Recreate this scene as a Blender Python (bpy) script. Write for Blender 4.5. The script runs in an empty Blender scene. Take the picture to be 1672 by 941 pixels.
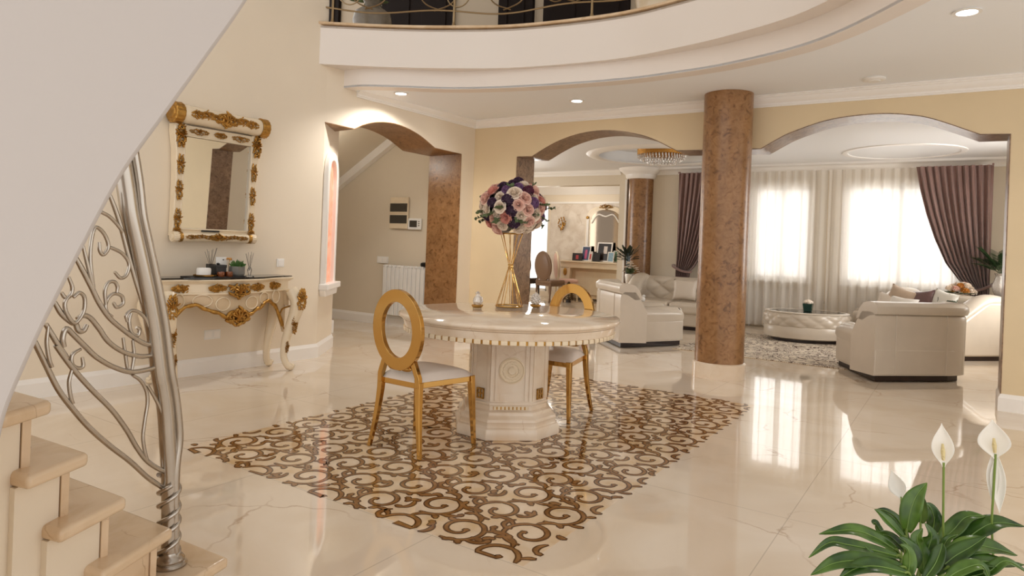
import bpy, bmesh, math, random
from math import sin, cos, pi, sqrt, atan2, radians
from mathutils import Vector, Matrix

C = bpy.context.scene.collection
SC = bpy.context.scene

# ---------------------------------------------------------------- camera, sky, exposure
cam_d = bpy.data.cameras.new('camera')
cam = bpy.data.objects.new('camera', cam_d)
C.objects.link(cam)
YAW, ROLL = radians(33.6), radians(2.2)
cam_d.sensor_width = 36.0
cam_d.lens = 36.0 * 1105.0 / 1672.0
cam_d.shift_x = 0.0
cam_d.shift_y = -(470.5 - 399.0) / 1672.0
cam_d.clip_start = 0.02
cam_d.clip_end = 200
cam.matrix_world = (Matrix.Translation((0, 0, 1.26)) @ Matrix.Rotation(YAW, 4, 'Z')
                    @ Matrix.Rotation(pi / 2, 4, 'X') @ Matrix.Rotation(ROLL, 4, 'Z'))
SC.camera = cam

world = bpy.data.worlds.new('sky')
SC.world = world
world.use_nodes = True
bg = world.node_tree.nodes['Background']
bg.inputs[0].default_value = (1.0, 0.965, 0.925, 1)
bg.inputs[1].default_value = 1.45

SC.view_settings.view_transform = 'Standard'
SC.view_settings.look = 'None'
SC.view_settings.exposure = 0.0
SC.view_settings.gamma = 1.0
SC.view_settings.use_curve_mapping = False
SC.cycles.use_denoising = True
SC.cycles.max_bounces = 10
SC.cycles.diffuse_bounces = 5
SC.cycles.glossy_bounces = 5
SC.cycles.transmission_bounces = 6
SC.cycles.transparent_max_bounces = 12
SC.cycles.sample_clamp_indirect = 8.0
SC.cycles.caustics_reflective = False
SC.cycles.caustics_refractive = False

# daylight at the windows of the salon and the dining room, plus added fill lamps without fixtures
def area_lamp(name, loc, rot, sx, sy, e, col=(1, 0.985, 0.96)):
    d = bpy.data.lights.new(name, 'AREA')
    d.shape, d.size, d.size_y, d.energy, d.color = 'RECTANGLE', sx, sy, e, col
    o = bpy.data.objects.new(name, d)
    C.objects.link(o)
    o.location, o.rotation_euler = loc, rot
    return o
area_lamp('window_daylight', (-1.5, 13.0, 1.75), (radians(-90), 0, 0), 4.2, 2.2, 165)
area_lamp('side_fill_light', (1.9, 10.1, 1.6), (0, radians(90), 0), 1.6, 1.8, 100)  # added fill that brightens the salon from the unseen right side
area_lamp('far_fill_light', (-10.2, 9.6, 1.6), (0, radians(-90), 0), 1.8, 2.4, 90)  # added fill from the far left, no window visible there
area_lamp('dining_daylight', (-9.16, 15.3, 1.3), (radians(-90), 0, 0), 1.8, 2.6, 150)
def point_lamp(name, loc, e, r=0.15, col=(1, 0.93, 0.82)):
    d = bpy.data.lights.new(name, 'POINT')
    d.energy, d.shadow_soft_size, d.color = e, r, col
    o = bpy.data.objects.new(name, d)
    C.objects.link(o)
    o.location = loc
    return o
point_lamp('dining_fill_light', (-7.6, 13.2, 2.5), 24, 0.04)  # unseen point light added to brighten the dining room
point_lamp('hallway_fill_light', (-7.0, 5.9, 2.4), 12, 0.04)  # added hallway fill, belongs to no fixture

# ---------------------------------------------------------------- helpers
class MB:
    """collects simple shapes; build() links them as ONE mesh object"""
    def __init__(s):
        s.V, s.F = [], []

    def add(s, vs, fs):
        o = len(s.V)
        s.V += [tuple(v) for v in vs]
        s.F += [tuple(i + o for i in f) for f in fs]
        return s

    def box(s, x0, y0, z0, x1, y1, z1, M=None):
        vs = [(x0, y0, z0), (x1, y0, z0), (x1, y1, z0), (x0, y1, z0), (x0, y0, z1), (x1, y0, z1), (x1, y1, z1), (x0, y1, z1)]
        if M is not None:
            vs = [M @ Vector(v) for v in vs]
        return s.add(vs, [(0, 3, 2, 1), (4, 5, 6, 7), (0, 1, 5, 4), (1, 2, 6, 5), (2, 3, 7, 6), (3, 0, 4, 7)])

    def taper(s, b, t, M=None):
        """b/t: (x0,y0,x1,y1,z) rectangles joined into a frustum"""
        vs = [(b[0], b[1], b[4]), (b[2], b[1], b[4]), (b[2], b[3], b[4]), (b[0], b[3], b[4]),
              (t[0], t[1], t[4]), (t[2], t[1], t[4]), (t[2], t[3], t[4]), (t[0], t[3], t[4])]
        if M is not None:
            vs = [M @ Vector(v) for v in vs]
        return s.add(vs, [(0, 3, 2, 1), (4, 5, 6, 7), (0, 1, 5, 4), (1, 2, 6, 5), (2, 3, 7, 6), (3, 0, 4, 7)])

    def tube(s, path, r, n=8, closed=False, flat=1.0):
        P = [Vector(p) for p in path]
        k = len(P)
        R = r if isinstance(r, (list, tuple)) else [r] * k
        up = None
        vs, fs = [], []
        for i, p in enumerate(P):
            if closed:
                t = P[(i + 1) % k] - P[i - 1]
            else:
                t = P[min(i + 1, k - 1)] - P[max(i - 1, 0)]
            if t.length < 1e-9:
                t = Vector((0, 0, 1))
            t.normalize()
            if up is None:
                up = Vector((0, 0, 1)) if abs(t.z) < 0.9 else Vector((1, 0, 0))
            a = t.cross(up)
            if a.length < 1e-6:
                a = t.orthogonal()
            a.normalize()
            b = a.cross(t).normalized()
            up = b
            for j in range(n):
                w = 2 * pi * j / n
                vs.append(p + (a * cos(w) + b * sin(w) * flat) * R[i])
        for i in range(k if closed else k - 1):
            for j in range(n):
                a0 = i * n + j
                a1 = i * n + (j + 1) % n
                b0 = ((i + 1) % k) * n + j
                b1 = ((i + 1) % k) * n + (j + 1) % n
                fs.append((a0, a1, b1, b0))
        if not closed:
            fs.append(tuple(range(n - 1, -1, -1)))
            fs.append(tuple((k - 1) * n + j for j in range(n)))
        return s.add(vs, fs)

    def lathe(s, prof, n=24, c=(0, 0, 0), sx=1, sy=1, cap=True, fn=None, M=None):
        vs, fs = [], []
        k = len(prof)
        for (r, z) in prof:
            for j in range(n):
                w = 2 * pi * j / n
                q = fn(w, r, z) if fn else r
                v = (c[0] + q * cos(w) * sx, c[1] + q * sin(w) * sy, c[2] + z)
                vs.append(M @ Vector(v) if M is not None else v)
        for i in range(k - 1):
            for j in range(n):
                fs.append((i * n + j, i * n + (j + 1) % n, (i + 1) * n + (j + 1) % n, (i + 1) * n + j))
        if cap:
            if prof[0][0] > 1e-5:
                fs.append(tuple(range(n - 1, -1, -1)))
            if prof[-1][0] > 1e-5:
                fs.append(tuple((k - 1) * n + j for j in range(n)))
        return s.add(vs, fs)

    def ball(s, c, rx, ry=None, rz=None, nu=12, nv=8, M=None):
        ry = rx if ry is None else ry
        rz = rx if rz is None else rz
        vs, fs = [], []
        for i in range(nv + 1):
            th = pi * i / nv
            for j in range(nu):
                w = 2 * pi * j / nu
                v = Vector((rx * sin(th) * cos(w), ry * sin(th) * sin(w), -rz * cos(th)))
                if M is not None:
                    v = M @ v
                vs.append((c[0] + v.x, c[1] + v.y, c[2] + v.z))
        for i in range(nv):
            for j in range(nu):
                fs.append((i * nu + j, i * nu + (j + 1) % nu, (i + 1) * nu + (j + 1) % nu, (i + 1) * nu + j))
        return s.add(vs, fs)

    def prism(s, poly, z0, z1, M=None):
        """poly: counter-clockwise (x,y) outline, extruded z0..z1"""
        k = len(poly)
        vs = [(x, y, z0) for x, y in poly] + [(x, y, z1) for x, y in poly]
        if M is not None:
            vs = [M @ Vector(v) for v in vs]
        fs = [tuple(range(k - 1, -1, -1)), tuple(range(k, 2 * k))]
        fs += [(i, (i + 1) % k, k + (i + 1) % k, k + i) for i in range(k)]
        return s.add(vs, fs)

    def grid(s, fn, nu, nv, wu=False, wv=False):
        vs = [fn(i / (nu if wu else nu - 1), j / (nv if wv else nv - 1)) for i in range(nu) for j in range(nv)]
        fs = []
        for i in range(nu if wu else nu - 1):
            for j in range(nv if wv else nv - 1):
                a, b = i, (i + 1) % nu
                c, d = j, (j + 1) % nv
                fs.append((a * nv + c, b * nv + c, b * nv + d, a * nv + d))
        return s.add(vs, fs)

    def sweep(s, prof, path, closed=False, side=1):
        """prof: (out, z) points; path: 3-D points in a roughly horizontal line; out = to the right of travel * side"""
        P = [Vector(p) for p in path]
        k, m = len(P), len(prof)
        vs, fs = [], []
        for i, p in enumerate(P):
            def nrm(a, b):
                t = (b - a)
                return Vector((t.y, -t.x, 0)).normalized() * side
            if closed:
                n1, n2 = nrm(P[i - 1], p), nrm(p, P[(i + 1) % k])
            else:
                n1 = nrm(P[max(i - 1, 0)], P[max(i - 1, 0) + 1])
                n2 = nrm(P[min(i, k - 2)], P[min(i, k - 2) + 1])
            n = (n1 + n2)
            n = n / max(0.3, (1 + n1.dot(n2)))
            for (o, z) in prof:
                vs.append(p + n * o + Vector((0, 0, z)))
        for i in range(k if closed else k - 1):
            for j in range(m):
                a, b = i * m, ((i + 1) % k) * m
                fs.append((a + j, a + (j + 1) % m, b + (j + 1) % m, b + j))
        if not closed:
            fs.append(tuple(range(m)))
            fs.append(tuple((k - 1) * m + j for j in range(m - 1, -1, -1)))
        return s.add(vs, fs)

    def build(s, name, mat, parent=None, smooth=40, bevel=0, seg=2, sub=0, loc=None, rot=None):
        me = bpy.data.meshes.new(name)
        me.from_pydata(s.V, [], s.F)
        bm = bmesh.new()
        bm.from_mesh(me)
        bmesh.ops.remove_doubles(bm, verts=bm.verts, dist=1e-6)
        bmesh.ops.recalc_face_normals(bm, faces=bm.faces)
        bm.to_mesh(me)
        bm.free()
        if smooth:
            me.shade_smooth()
            me.set_sharp_from_angle(angle=radians(smooth))
        me.materials.append(mat)
        o = bpy.data.objects.new(name, me)
        C.objects.link(o)
        if bevel:
            b = o.modifiers.new('bevel', 'BEVEL')
            b.width, b.segments, b.limit_method, b.angle_limit = bevel, seg, 'ANGLE', radians(35)
        if sub:
            u = o.modifiers.new('sub', 'SUBSURF')
            u.levels = u.render_levels = sub
        if parent is not None:
            o.parent = parent
        if loc is not None:
            o.location = loc
        if rot is not None:
            o.rotation_euler = rot
        return o


def tag(o, label, cat, group=None, kind=None):
    o['label'], o['category'] = label, cat
    if group:
        o['group'] = group
    if kind:
        o['kind'] = kind
    return o


def thing(name, label, cat, loc=(0, 0, 0), rz=0.0, group=None):
    o = bpy.data.objects.new(name, None)
    o.empty_display_size = 0.05
    C.objects.link(o)
    o.location, o.rotation_euler = loc, (0, 0, rz)
    return tag(o, label, cat, group)


def struct(o, label=None):
    o['kind'] = 'structure'
    if label:
        o['label'] = label
    return o


def dup(root, loc=None, rz=None, label=None, group=None):
    r = root.copy()
    C.objects.link(r)
    if loc is not None:
        r.location = loc
    if rz is not None:
        r.rotation_euler = (0, 0, rz)
    if label:
        r['label'] = label
    if group:
        r['group'] = group
    for ch in list(root.children):
        c = ch.copy()
        C.objects.link(c)
        c.parent = r
        for g in ch.children:
            d = g.copy()
            C.objects.link(d)
            d.parent = c
    return r


def rebase(t, loc):
    """put a thing's Empty at its base without moving its parts"""
    loc = Vector(loc)
    for c in t.children:
        c.location = Vector(c.location) - loc
    t.location = loc


def spline(pts, n=8, closed=False):
    P = [Vector(p) for p in pts]
    k = len(P)
    out = []
    for i in range(k if closed else k - 1):
        p0 = P[i - 1] if (closed or i > 0) else P[0] * 2 - P[1]
        p1, p2 = P[i], P[(i + 1) % k]
        p3 = P[(i + 2) % k] if (closed or i + 2 < k) else P[-1] * 2 - P[-2]
        for j in range(n):
            t = j / n
            out.append(0.5 * ((2 * p1) + (p2 - p0) * t + (2 * p0 - 5 * p1 + 4 * p2 - p3) * t * t + (3 * p1 - p0 - 3 * p2 + p3) * t ** 3))
    if not closed:
        out.append(P[-1])
    return out


def lin(c):
    return tuple(((v / 12.92) if v <= 0.04045 else ((v + 0.055) / 1.055) ** 2.4) for v in c)


def srgb(r, g, b):
    return lin((r / 255, g / 255, b / 255))


def newmat(name):
    m = bpy.data.materials.new(name)
    m.use_nodes = True
    nt = m.node_tree
    return m, nt, nt.nodes['Principled BSDF']


def mat(name, col, rough=0.5, metal=0.0, var=0.0, scale=8.0, bump=0.0, bscale=60.0, coat=0.0, spec=0.5, sheen=0.0, col2=None, emit=None, estr=0.0):
    m, nt, b = newmat(name)
    N, L = nt.nodes, nt.links
    b.inputs['Base Color'].default_value = (*col, 1)
    b.inputs['Roughness'].default_value = rough
    b.inputs['Metallic'].default_value = metal
    b.inputs['Specular IOR Level'].default_value = spec
    b.inputs['Coat Weight'].default_value = coat
    b.inputs['Coat Roughness'].default_value = 0.06
    if sheen:
        b.inputs['Sheen Weight'].default_value = sheen
    tc = N.new('ShaderNodeTexCoord')
    if var or col2:
        no = N.new('ShaderNodeTexNoise')
        no.inputs['Scale'].default_value = scale
        no.inputs['Detail'].default_value = 6
        L.new(tc.outputs['Object'], no.inputs['Vector'])
        mx = N.new('ShaderNodeMix')
        mx.data_type = 'RGBA'
        c2 = col2 or tuple(v * (1 - var) for v in col)
        mx.inputs[6].default_value = (*col, 1)
        mx.inputs[7].default_value = (*c2, 1)
        rp = N.new('ShaderNodeMapRange')
        rp.inputs[1].default_value, rp.inputs[2].default_value = 0.35, 0.65
        L.new(no.outputs['Fac'], rp.inputs[0])
        L.new(rp.outputs[0], mx.inputs[0])
        L.new(mx.outputs[2], b.inputs['Base Color'])
    if bump:
        n2 = N.new('ShaderNodeTexNoise')
        n2.inputs['Scale'].default_value = bscale
        n2.inputs['Detail'].default_value = 4
        L.new(tc.outputs['Object'], n2.inputs['Vector'])
        bp = N.new('ShaderNodeBump')
        bp.inputs['Strength'].default_value = bump
        bp.inputs['Distance'].default_value = 0.01
        L.new(n2.outputs['Fac'], bp.inputs['Height'])
        L.new(bp.outputs[0], b.inputs['Normal'])
    if emit:
        b.inputs['Emission Color'].default_value = (*emit, 1)
        b.inputs['Emission Strength'].default_value = estr
    return m


def marble(name, base, cloud, vein, rough=0.05, scale=1.0, tiles=False, vein_amt=0.6, coat=0.0, spec=0.5):
    m, nt, b = newmat(name)
    N, L = nt.nodes, nt.links
    tc = N.new('ShaderNodeTexCoord')
    mp = N.new('ShaderNodeMapping')
    mp.inputs['Scale'].default_value = (scale, scale, scale)
    L.new(tc.outputs['Object'], mp.inputs['Vector'])

    def mix(a, c, f):
        x = N.new('ShaderNodeMix')
        x.data_type = 'RGBA'
        for sock, v in ((x.inputs[6], a), (x.inputs[7], c)):
            if isinstance(v, tuple):
                sock.default_value = (*v, 1)
            else:
                L.new(v, sock)
        if isinstance(f, float):
            x.inputs[0].default_value = f
        else:
            L.new(f, x.inputs[0])
        return x.outputs[2]

    def rng(v, a, c, lo=0.0, hi=1.0):
        r = N.new('ShaderNodeMapRange')
        r.inputs[1].default_value, r.inputs[2].default_value = a, c
        r.inputs[3].default_value, r.inputs[4].default_value = lo, hi
        L.new(v, r.inputs[0])
        return r.outputs[0]
    n1 = N.new('ShaderNodeTexNoise')
    n1.inputs['Scale'].default_value, n1.inputs['Detail'].default_value, n1.inputs['Distortion'].default_value = 1.6, 7, 0.8
    L.new(mp.outputs[0], n1.inputs['Vector'])
    col = mix(base, cloud, rng(n1.outputs['Fac'], 0.38, 0.66))
    # veins: warped voronoi edges, broken up by a second noise
    nw = N.new('ShaderNodeTexNoise')
    nw.inputs['Scale'].default_value, nw.inputs['Detail'].default_value = 2.6, 6
    L.new(mp.outputs[0], nw.inputs['Vector'])
    av = N.new('ShaderNodeMixRGB')
    av.blend_type = 'ADD'
    av.inputs[0].default_value = 0.42
    L.new(mp.outputs[0], av.inputs[1])
    L.new(nw.outputs['Color'], av.inputs[2])
    vo = N.new('ShaderNodeTexVoronoi')
    vo.feature = 'DISTANCE_TO_EDGE'
    vo.inputs['Scale'].default_value = 1.15
    L.new(av.outputs[0], vo.inputs['Vector'])
    n3 = N.new('ShaderNodeTexNoise')
    n3.inputs['Scale'].default_value = 1.9
    L.new(mp.outputs[0], n3.inputs['Vector'])
    mu = N.new('ShaderNodeMath')
    mu.operation = 'MULTIPLY'
    L.new(rng(vo.outputs['Distance'], 0.0, 0.012, 1.0, 0.0), mu.inputs[0])
    L.new(rng(n3.outputs['Fac'], 0.48, 0.62, 0.0, vein_amt), mu.inputs[1])
    col = mix(col, vein, mu.outputs[0])
    if tiles:
        br = N.new('ShaderNodeSeparateXYZ')
        L.new(tc.outputs['Object'], br.inputs[0])
        outs = []
        for ax, off in ((0, 0.65 + 24.0), (1, 24.0 - 2.25)):
            ad = N.new('ShaderNodeMath')
            ad.operation = 'ADD'
            ad.inputs[1].default_value = off
            L.new(br.outputs[ax], ad.inputs[0])
            mo = N.new('ShaderNodeMath')
            mo.operation = 'PINGPONG'
            mo.inputs[1].default_value = 0.6
            L.new(ad.outputs[0], mo.inputs[0])
            outs.append(rng(mo.outputs[0], 0.0015, 0.003, 1.0, 0.0))
        mxx = N.new('ShaderNodeMath')
        mxx.operation = 'MAXIMUM'
        L.new(outs[0], mxx.inputs[0])
        L.new(outs[1], mxx.inputs[1])
        m2 = N.new('ShaderNodeMath')
        m2.operation = 'MULTIPLY'
        m2.inputs[1].default_value = 0.55
        L.new(mxx.outputs[0], m2.inputs[0])
        col = mix(col, tuple(v * 0.55 for v in cloud), m2.outputs[0])
    L.new(col, b.inputs['Base Color'])
    b.inputs['Roughness'].default_value = rough
    b.inputs['Coat Weight'].default_value = coat
    b.inputs['Coat Roughness'].default_value = 0.02
    b.inputs['Specular IOR Level'].default_value = spec
    return m


def burl(name, c1, c2, c3, rough=0.3, scale=15.0):
    """brown mottled stucco"""
    m, nt, b = newmat(name)
    N, L = nt.nodes, nt.links
    tc = N.new('ShaderNodeTexCoord')
    n1 = N.new('ShaderNodeTexNoise')
    n1.inputs['Scale'].default_value, n1.inputs['Detail'].default_value, n1.inputs['Distortion'].default_value = scale, 6, 1.5
    n2 = N.new('ShaderNodeTexNoise')
    n2.inputs['Scale'].default_value, n2.inputs['Detail'].default_value, n2.inputs['Distortion'].default_value = scale * 0.35, 4, 0.5
    L.new(tc.outputs['Object'], n1.inputs['Vector'])
    L.new(tc.outputs['Object'], n2.inputs['Vector'])
    r1 = N.new('ShaderNodeValToRGB')
    e = r1.color_ramp.elements
    e[0].position, e[0].color = 0.30, (*c3, 1)
    e[1].position, e[1].color = 0.62, (*c1, 1)
    k = r1.color_ramp.elements.new(0.42)
    k.color = (*c2, 1)
    L.new(n1.outputs['Fac'], r1.inputs[0])
    mx = N.new('ShaderNodeMix')
    mx.data_type = 'RGBA'
    mx.blend_type = 'MULTIPLY'
    mx.inputs[0].default_value = 0.5
    r2 = N.new('ShaderNodeValToRGB')
    r2.color_ramp.elements[0].position, r2.color_ramp.elements[0].color = 0.35, (0.62, 0.6, 0.58, 1)
    r2.color_ramp.elements[1].position, r2.color_ramp.elements[1].color = 0.65, (1.1, 1.1, 1.1, 1)
    L.new(n2.outputs['Fac'], r2.inputs[0])
    L.new(r1.outputs[0], mx.inputs[6])
    L.new(r2.outputs[0], mx.inputs[7])
    L.new(mx.outputs[2], b.inputs['Base Color'])
    b.inputs['Roughness'].default_value = rough
    bp = N.new('ShaderNodeBump')
    bp.inputs['Strength'].default_value = 0.12
    bp.inputs['Distance'].default_value = 0.01
    L.new(n1.outputs['Fac'], bp.inputs['Height'])
    L.new(bp.outputs[0], b.inputs['Normal'])
    return m


M = {}
M['cream'] = mat('cream_paint', srgb(233, 220, 200), 0.55, var=0.03, scale=2)
M['cream2'] = mat('sand_paint', srgb(224, 204, 168), 0.55, var=0.04, scale=2)
M['beige'] = mat('beige_paint', srgb(222, 210, 190), 0.6, var=0.03, scale=2)
M['white'] = mat('white_paint', srgb(232, 224, 217), 0.5)
M['trimw'] = mat('white_trim', srgb(242, 238, 233), 0.35)
M['ceil'] = mat('ceiling_paint', srgb(240, 243, 247), 0.6)
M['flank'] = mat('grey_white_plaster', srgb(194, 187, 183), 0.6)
M['ceil2'] = mat('cool_ceiling_paint', srgb(232, 231, 230), 0.6)
M['floor'] = marble('floor_marble', srgb(231, 217, 199), srgb(221, 203, 180), srgb(170, 134, 100), rough=0.035, scale=0.9, tiles=True, vein_amt=0.55, spec=1.0)
M['marble'] = marble('cream_marble', srgb(236, 222, 204), srgb(224, 203, 178), srgb(190, 150, 112), rough=0.06, scale=2.6, vein_amt=0.35)
M['stairm'] = marble('stair_marble', srgb(222, 198, 168), srgb(204, 174, 138), srgb(150, 110, 74), rough=0.18, scale=3.0, vein_amt=0.5)
M['burl'] = burl('brown_burl_stucco', srgb(158, 118, 78), srgb(144, 103, 64), srgb(108, 73, 42))
M['burl2'] = burl('brown_taupe_stucco', srgb(146, 116, 88), srgb(122, 92, 66), srgb(92, 66, 46))
M['steel'] = mat('brushed_steel', srgb(188, 180, 170), 0.24, 1.0, bump=0.02, bscale=300)
M['gold'] = mat('polished_gold', srgb(200, 158, 92), 0.11, 1.0)
M['goldleaf'] = mat('gold_leaf', srgb(196, 148, 74), 0.32, 0.85, var=0.35, scale=40, bump=0.3, bscale=90)
M['ivory'] = mat('ivory_lacquer', srgb(235, 218, 190), 0.25, var=0.06, scale=6, coat=0.3)
M['ivory2'] = mat('ivory_shade', srgb(214, 190, 156), 0.35, var=0.08, scale=6)
M['mirror'] = mat('mirror_glass', (0.86, 0.87, 0.86), 0.01, 1.0)
M['mirror_dim'] = mat('dimmed_mirror_glass', (0.17, 0.13, 0.095), 0.05, 1.0)  # dark brown reflection put into the glass tint
M['black'] = mat('black_plastic', (0.012, 0.012, 0.013), 0.3)
M['leather'] = mat('cream_leather', srgb(208, 196, 180), 0.28, bump=0.08, bscale=220, var=0.05, scale=5)
M['seatw'] = mat('white_leatherette', srgb(226, 214, 204), 0.4, bump=0.04, bscale=200)
M['galw'] = mat('gallery_paint', srgb(186, 170, 148), 0.6)
M['whitepl'] = mat('white_plastic', srgb(236, 234, 230), 0.35)
M['darkw'] = mat('dark_wood', srgb(44, 28, 22), 0.35, var=0.3, scale=10)


def glassmat(name, col=(1, 1, 1), rough=0.0, alpha=0.25):
    m, nt, b = newmat(name)
    N, L = nt.nodes, nt.links
    tr = N.new('ShaderNodeBsdfTransparent')
    tr.inputs[0].default_value = (*col, 1)
    gl = N.new('ShaderNodeBsdfGlossy')
    gl.inputs['Roughness'].default_value = rough
    fr = N.new('ShaderNodeFresnel')
    fr.inputs[0].default_value = 1.5
    ad = N.new('ShaderNodeMath')
    ad.operation = 'ADD'
    ad.inputs[1].default_value = alpha * 0.3
    L.new(fr.outputs[0], ad.inputs[0])
    mx = N.new('ShaderNodeMixShader')
    L.new(ad.outputs[0], mx.inputs[0])
    L.new(tr.outputs[0], mx.inputs[1])
    L.new(gl.outputs[0], mx.inputs[2])
    L.new(mx.outputs[0], N['Material Output'].inputs[0])
    return m


M['glass'] = glassmat('clear_glass')
M['pane'] = glassmat('window_glass', alpha=0.1)
M['crystal'] = mat('cut_crystal', srgb(225, 218, 210), 0.10, 0.55, spec=1.0, coat=1.0, bump=0.8, bscale=90)
M['lamp'] = mat('lamp_diffuser', (1, 1, 1), 0.5, emit=(1, 0.97, 0.92), estr=12)

# ---------------------------------------------------------------- the setting
fl_ = MB().box(-14, -1.0, -0.12, 3.2, 17, 0.0).build('floor', M['floor'], smooth=0)
struct(fl_, 'polished cream marble floor')

# wall with the wall mirror, then the angled continuation with the hallway arch
A0, A1, A2 = Vector((-5.66, -3.0, 0)), Vector((-5.58, 4.78, 0)), Vector((-5.40, 7.15, 0))
def wall_slab(a, b, out, z0, z1):
    d = (b - a).normalized()
    n = Vector((d.y, -d.x, 0)) * out
    return [(a.x, a.y), (b.x, b.y), (b.x - n.x, b.y - n.y), (a.x - n.x, a.y - n.y)]
mb = MB()
mb.prism([(-5.66, -3.0), (-5.58, 4.78), (-6.0, 4.78), (-6.0, -3.0)], 0, 6.2)
struct(MB().prism([(-5.581, 4.78), (-6.02, 5.37), (-6.2, 5.25), (-6.0, 4.78)], 0, 3.0).build('wall_return', M['cream'], smooth=0), 'cream wall end with the arched niche beside the hallway arch')
struct(mb.build('wall_left', M['cream'], smooth=0), 'cream wall behind the gilded mirror')

dA = (A2 - A1).normalized()
nA = Vector((dA.y, -dA.x, 0))          # faces the hall
MA = Matrix(((dA.x, 0, nA.x, A1.x), (dA.y, 0, nA.y, A1.y), (0, 1, 0, 0), (0, 0, 0, 1)))   # (s, z, out) -> world
LA = 2.377
archA = [(0.0, 2.465), (0.387, 2.455)]
arcA = [(0.387, 2.455), (0.50, 2.515), (0.642, 2.568), (0.80, 2.598), (0.95, 2.606), (1.128, 2.590), (1.28, 2.557), (1.418, 2.512), (1.633, 2.415)]
openA = [(0.0, 2.462)] + [tuple(v)[:2] for v in spline([(x, z, 0) for x, z in arcA], 4)] + [(2.123, 2.40)]
poly = [(LA, 0), (LA, 3.42), (-0.0, 3.42)] + openA + [(2.123, 0)]
mb = MB().prism(poly, -0.55, 0.0, MA)
struct(mb.build('wall_left_arch', M['cream'], smooth=0), 'cream wall with the small arch to the hallway')
# brown lining of that arch and its right jamb
def lining(path, MM, d0, d1, th, name, m, side):
    vs, fs = [], []
    k = len(path)
    for i, p in enumerate(path):
        a, b = path[max(i - 1, 0)], path[min(i + 1, k - 1)]
        t = Vector((b[0] - a[0], b[1] - a[1])).normalized()
        n = Vector((t.y, -t.x)) * side
        for q, dd in ((0, d0), (0, d1), (th, d1), (th, d0)):
            vs.append(MM @ Vector((p[0] + n.x * q, p[1] + n.y * q, dd)))
    for i in range(k - 1):
        for j in range(4):
            fs.append((i * 4 + j, i * 4 + (j + 1) % 4, i * 4 + 4 + (j + 1) % 4, i * 4 + 4 + j))
    fs += [(0, 1, 2, 3), tuple((k - 1) * 4 + j for j in (3, 2, 1, 0))]
    return struct(MB().add(vs, fs).build(name, m, smooth=30))
lining(openA + [(2.123, 0.0)], MA, -0.57, 0.004, 0.008, 'trim_1', M['burl'], 1)['label'] = 'brown mottled lining of the hallway arch'

# wall with the two wide arches
YB, TB = 7.15, 0.40
MBm = Matrix(((1, 0, 0, 0), (0, 0, -1, YB), (0, 1, 0, 0), (0, 0, 0, 1)))  # (x, z, out toward hall)
arc1 = [(-4.499, 2.369), (-4.30, 2.470), (-4.091, 2.554), (-3.85, 2.612), (-3.60, 2.634), (-3.38, 2.622), (-3.15, 2.578), (-2.926, 2.507), (-2.633, 2.358)]
arc2 = [(-1.745, 2.337), (-1.60, 2.418), (-1.457, 2.487), (-1.155, 2.581), (-0.90, 2.613), (-0.651, 2.615), (-0.45, 2.59), (-0.251, 2.538), (0.104, 2.377)]
s1 = [tuple(v)[:2] for v in spline([(x, z, 0) for x, z in arc1], 4)]
s2 = [tuple(v)[:2] for v in spline([(x, z, 0) for x, z in arc2], 4)]
open1 = [(-4.727, 2.372)] + s1 + [(-2.02, 2.343)]
open2 = [(-2.02, 2.343)] + s2 + [(0.319, 2.367)]
poly = [(4.0, 0), (4.0, 3.44), (-5.9, 3.44), (-5.9, 0), (-4.727, 0)] + open1 + s2 + [(0.319, 2.367), (0.319, 0)]
struct(MB().prism(poly, -TB, 0.0, MBm).build('wall_back', M['cream2'], smooth=0), 'sand coloured wall with two wide arches')
lining([(-4.727, 0.0)] + open1, MBm, -TB - 0.01, 0.004, 0.008, 'trim_2', M['burl2'], 1)['label'] = 'brown mottled lining of the left wide arch'
lining(open2 + [(0.319, 0.0)], MBm, -TB - 0.01, 0.004, 0.008, 'trim_3', M['burl2'], 1)['label'] = 'brown mottled lining of the right wide arch'

# brown column with marble plinth
col = MB().lathe([(0.240, 0.15), (0.240, 2.864)], 48, (-2.02, 6.92, 0)).build('column', M['burl'])
struct(col, 'round brown mottled column between the two wide arches')
struct(MB().lathe([(0.262, 0), (0.262, 0.145), (0.25, 0.155), (0.2, 0.157)], 48, (-2.02, 6.92, 0)).build('column_plinth', M['marble']), 'cream marble ring at the foot of the column')

# hall ceiling with the curved edge of the stairwell void, gallery fascia
ring = [(-5.60, 5.00), (-5.33, 5.04), (-5.02, 5.21), (-4.49, 5.54), (-3.80, 5.76), (-2.84, 5.91), (-2.23, 5.89), (-1.65, 5.78), (-0.97, 5.46), (-0.35, 4.80), (0.15, 4.0), (0.45, 3.0), (0.55, 1.8), (0.5, 0.2)]
fasc = [(-5.62, 4.64), (-5.50, 4.74), (-4.97, 5.11), (-4.41, 5.42), (-3.76, 5.685), (-2.81, 5.82), (-2.17, 5.73), (-1.59, 5.56), (-1.0, 5.26), (-0.5, 4.72), (0.0, 3.9), (0.28, 3.0), (0.38, 1.8), (0.33, 0.2)]
ringS = [tuple(v)[:2] for v in spline([(x, y, 0) for x, y in ring], 6)]
fasS = [tuple(v)[:2] for v in spline([(x, y, 0) for x, y in fasc], 6)]
ZC, ZF, ZT = 2.865, 3.045, 3.44
mb = MB()
mb.prism(ringS[::-1] + [(-5.60, 7.2), (4, 7.2), (4, 0.2)][::1], ZC, ZC + 0.02)
struct(mb.build('ceiling', M['ceil'], smooth=0), 'white hall ceiling beside the stairwell void')
mb = MB()
k = len(ringS)
vs = []
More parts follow.
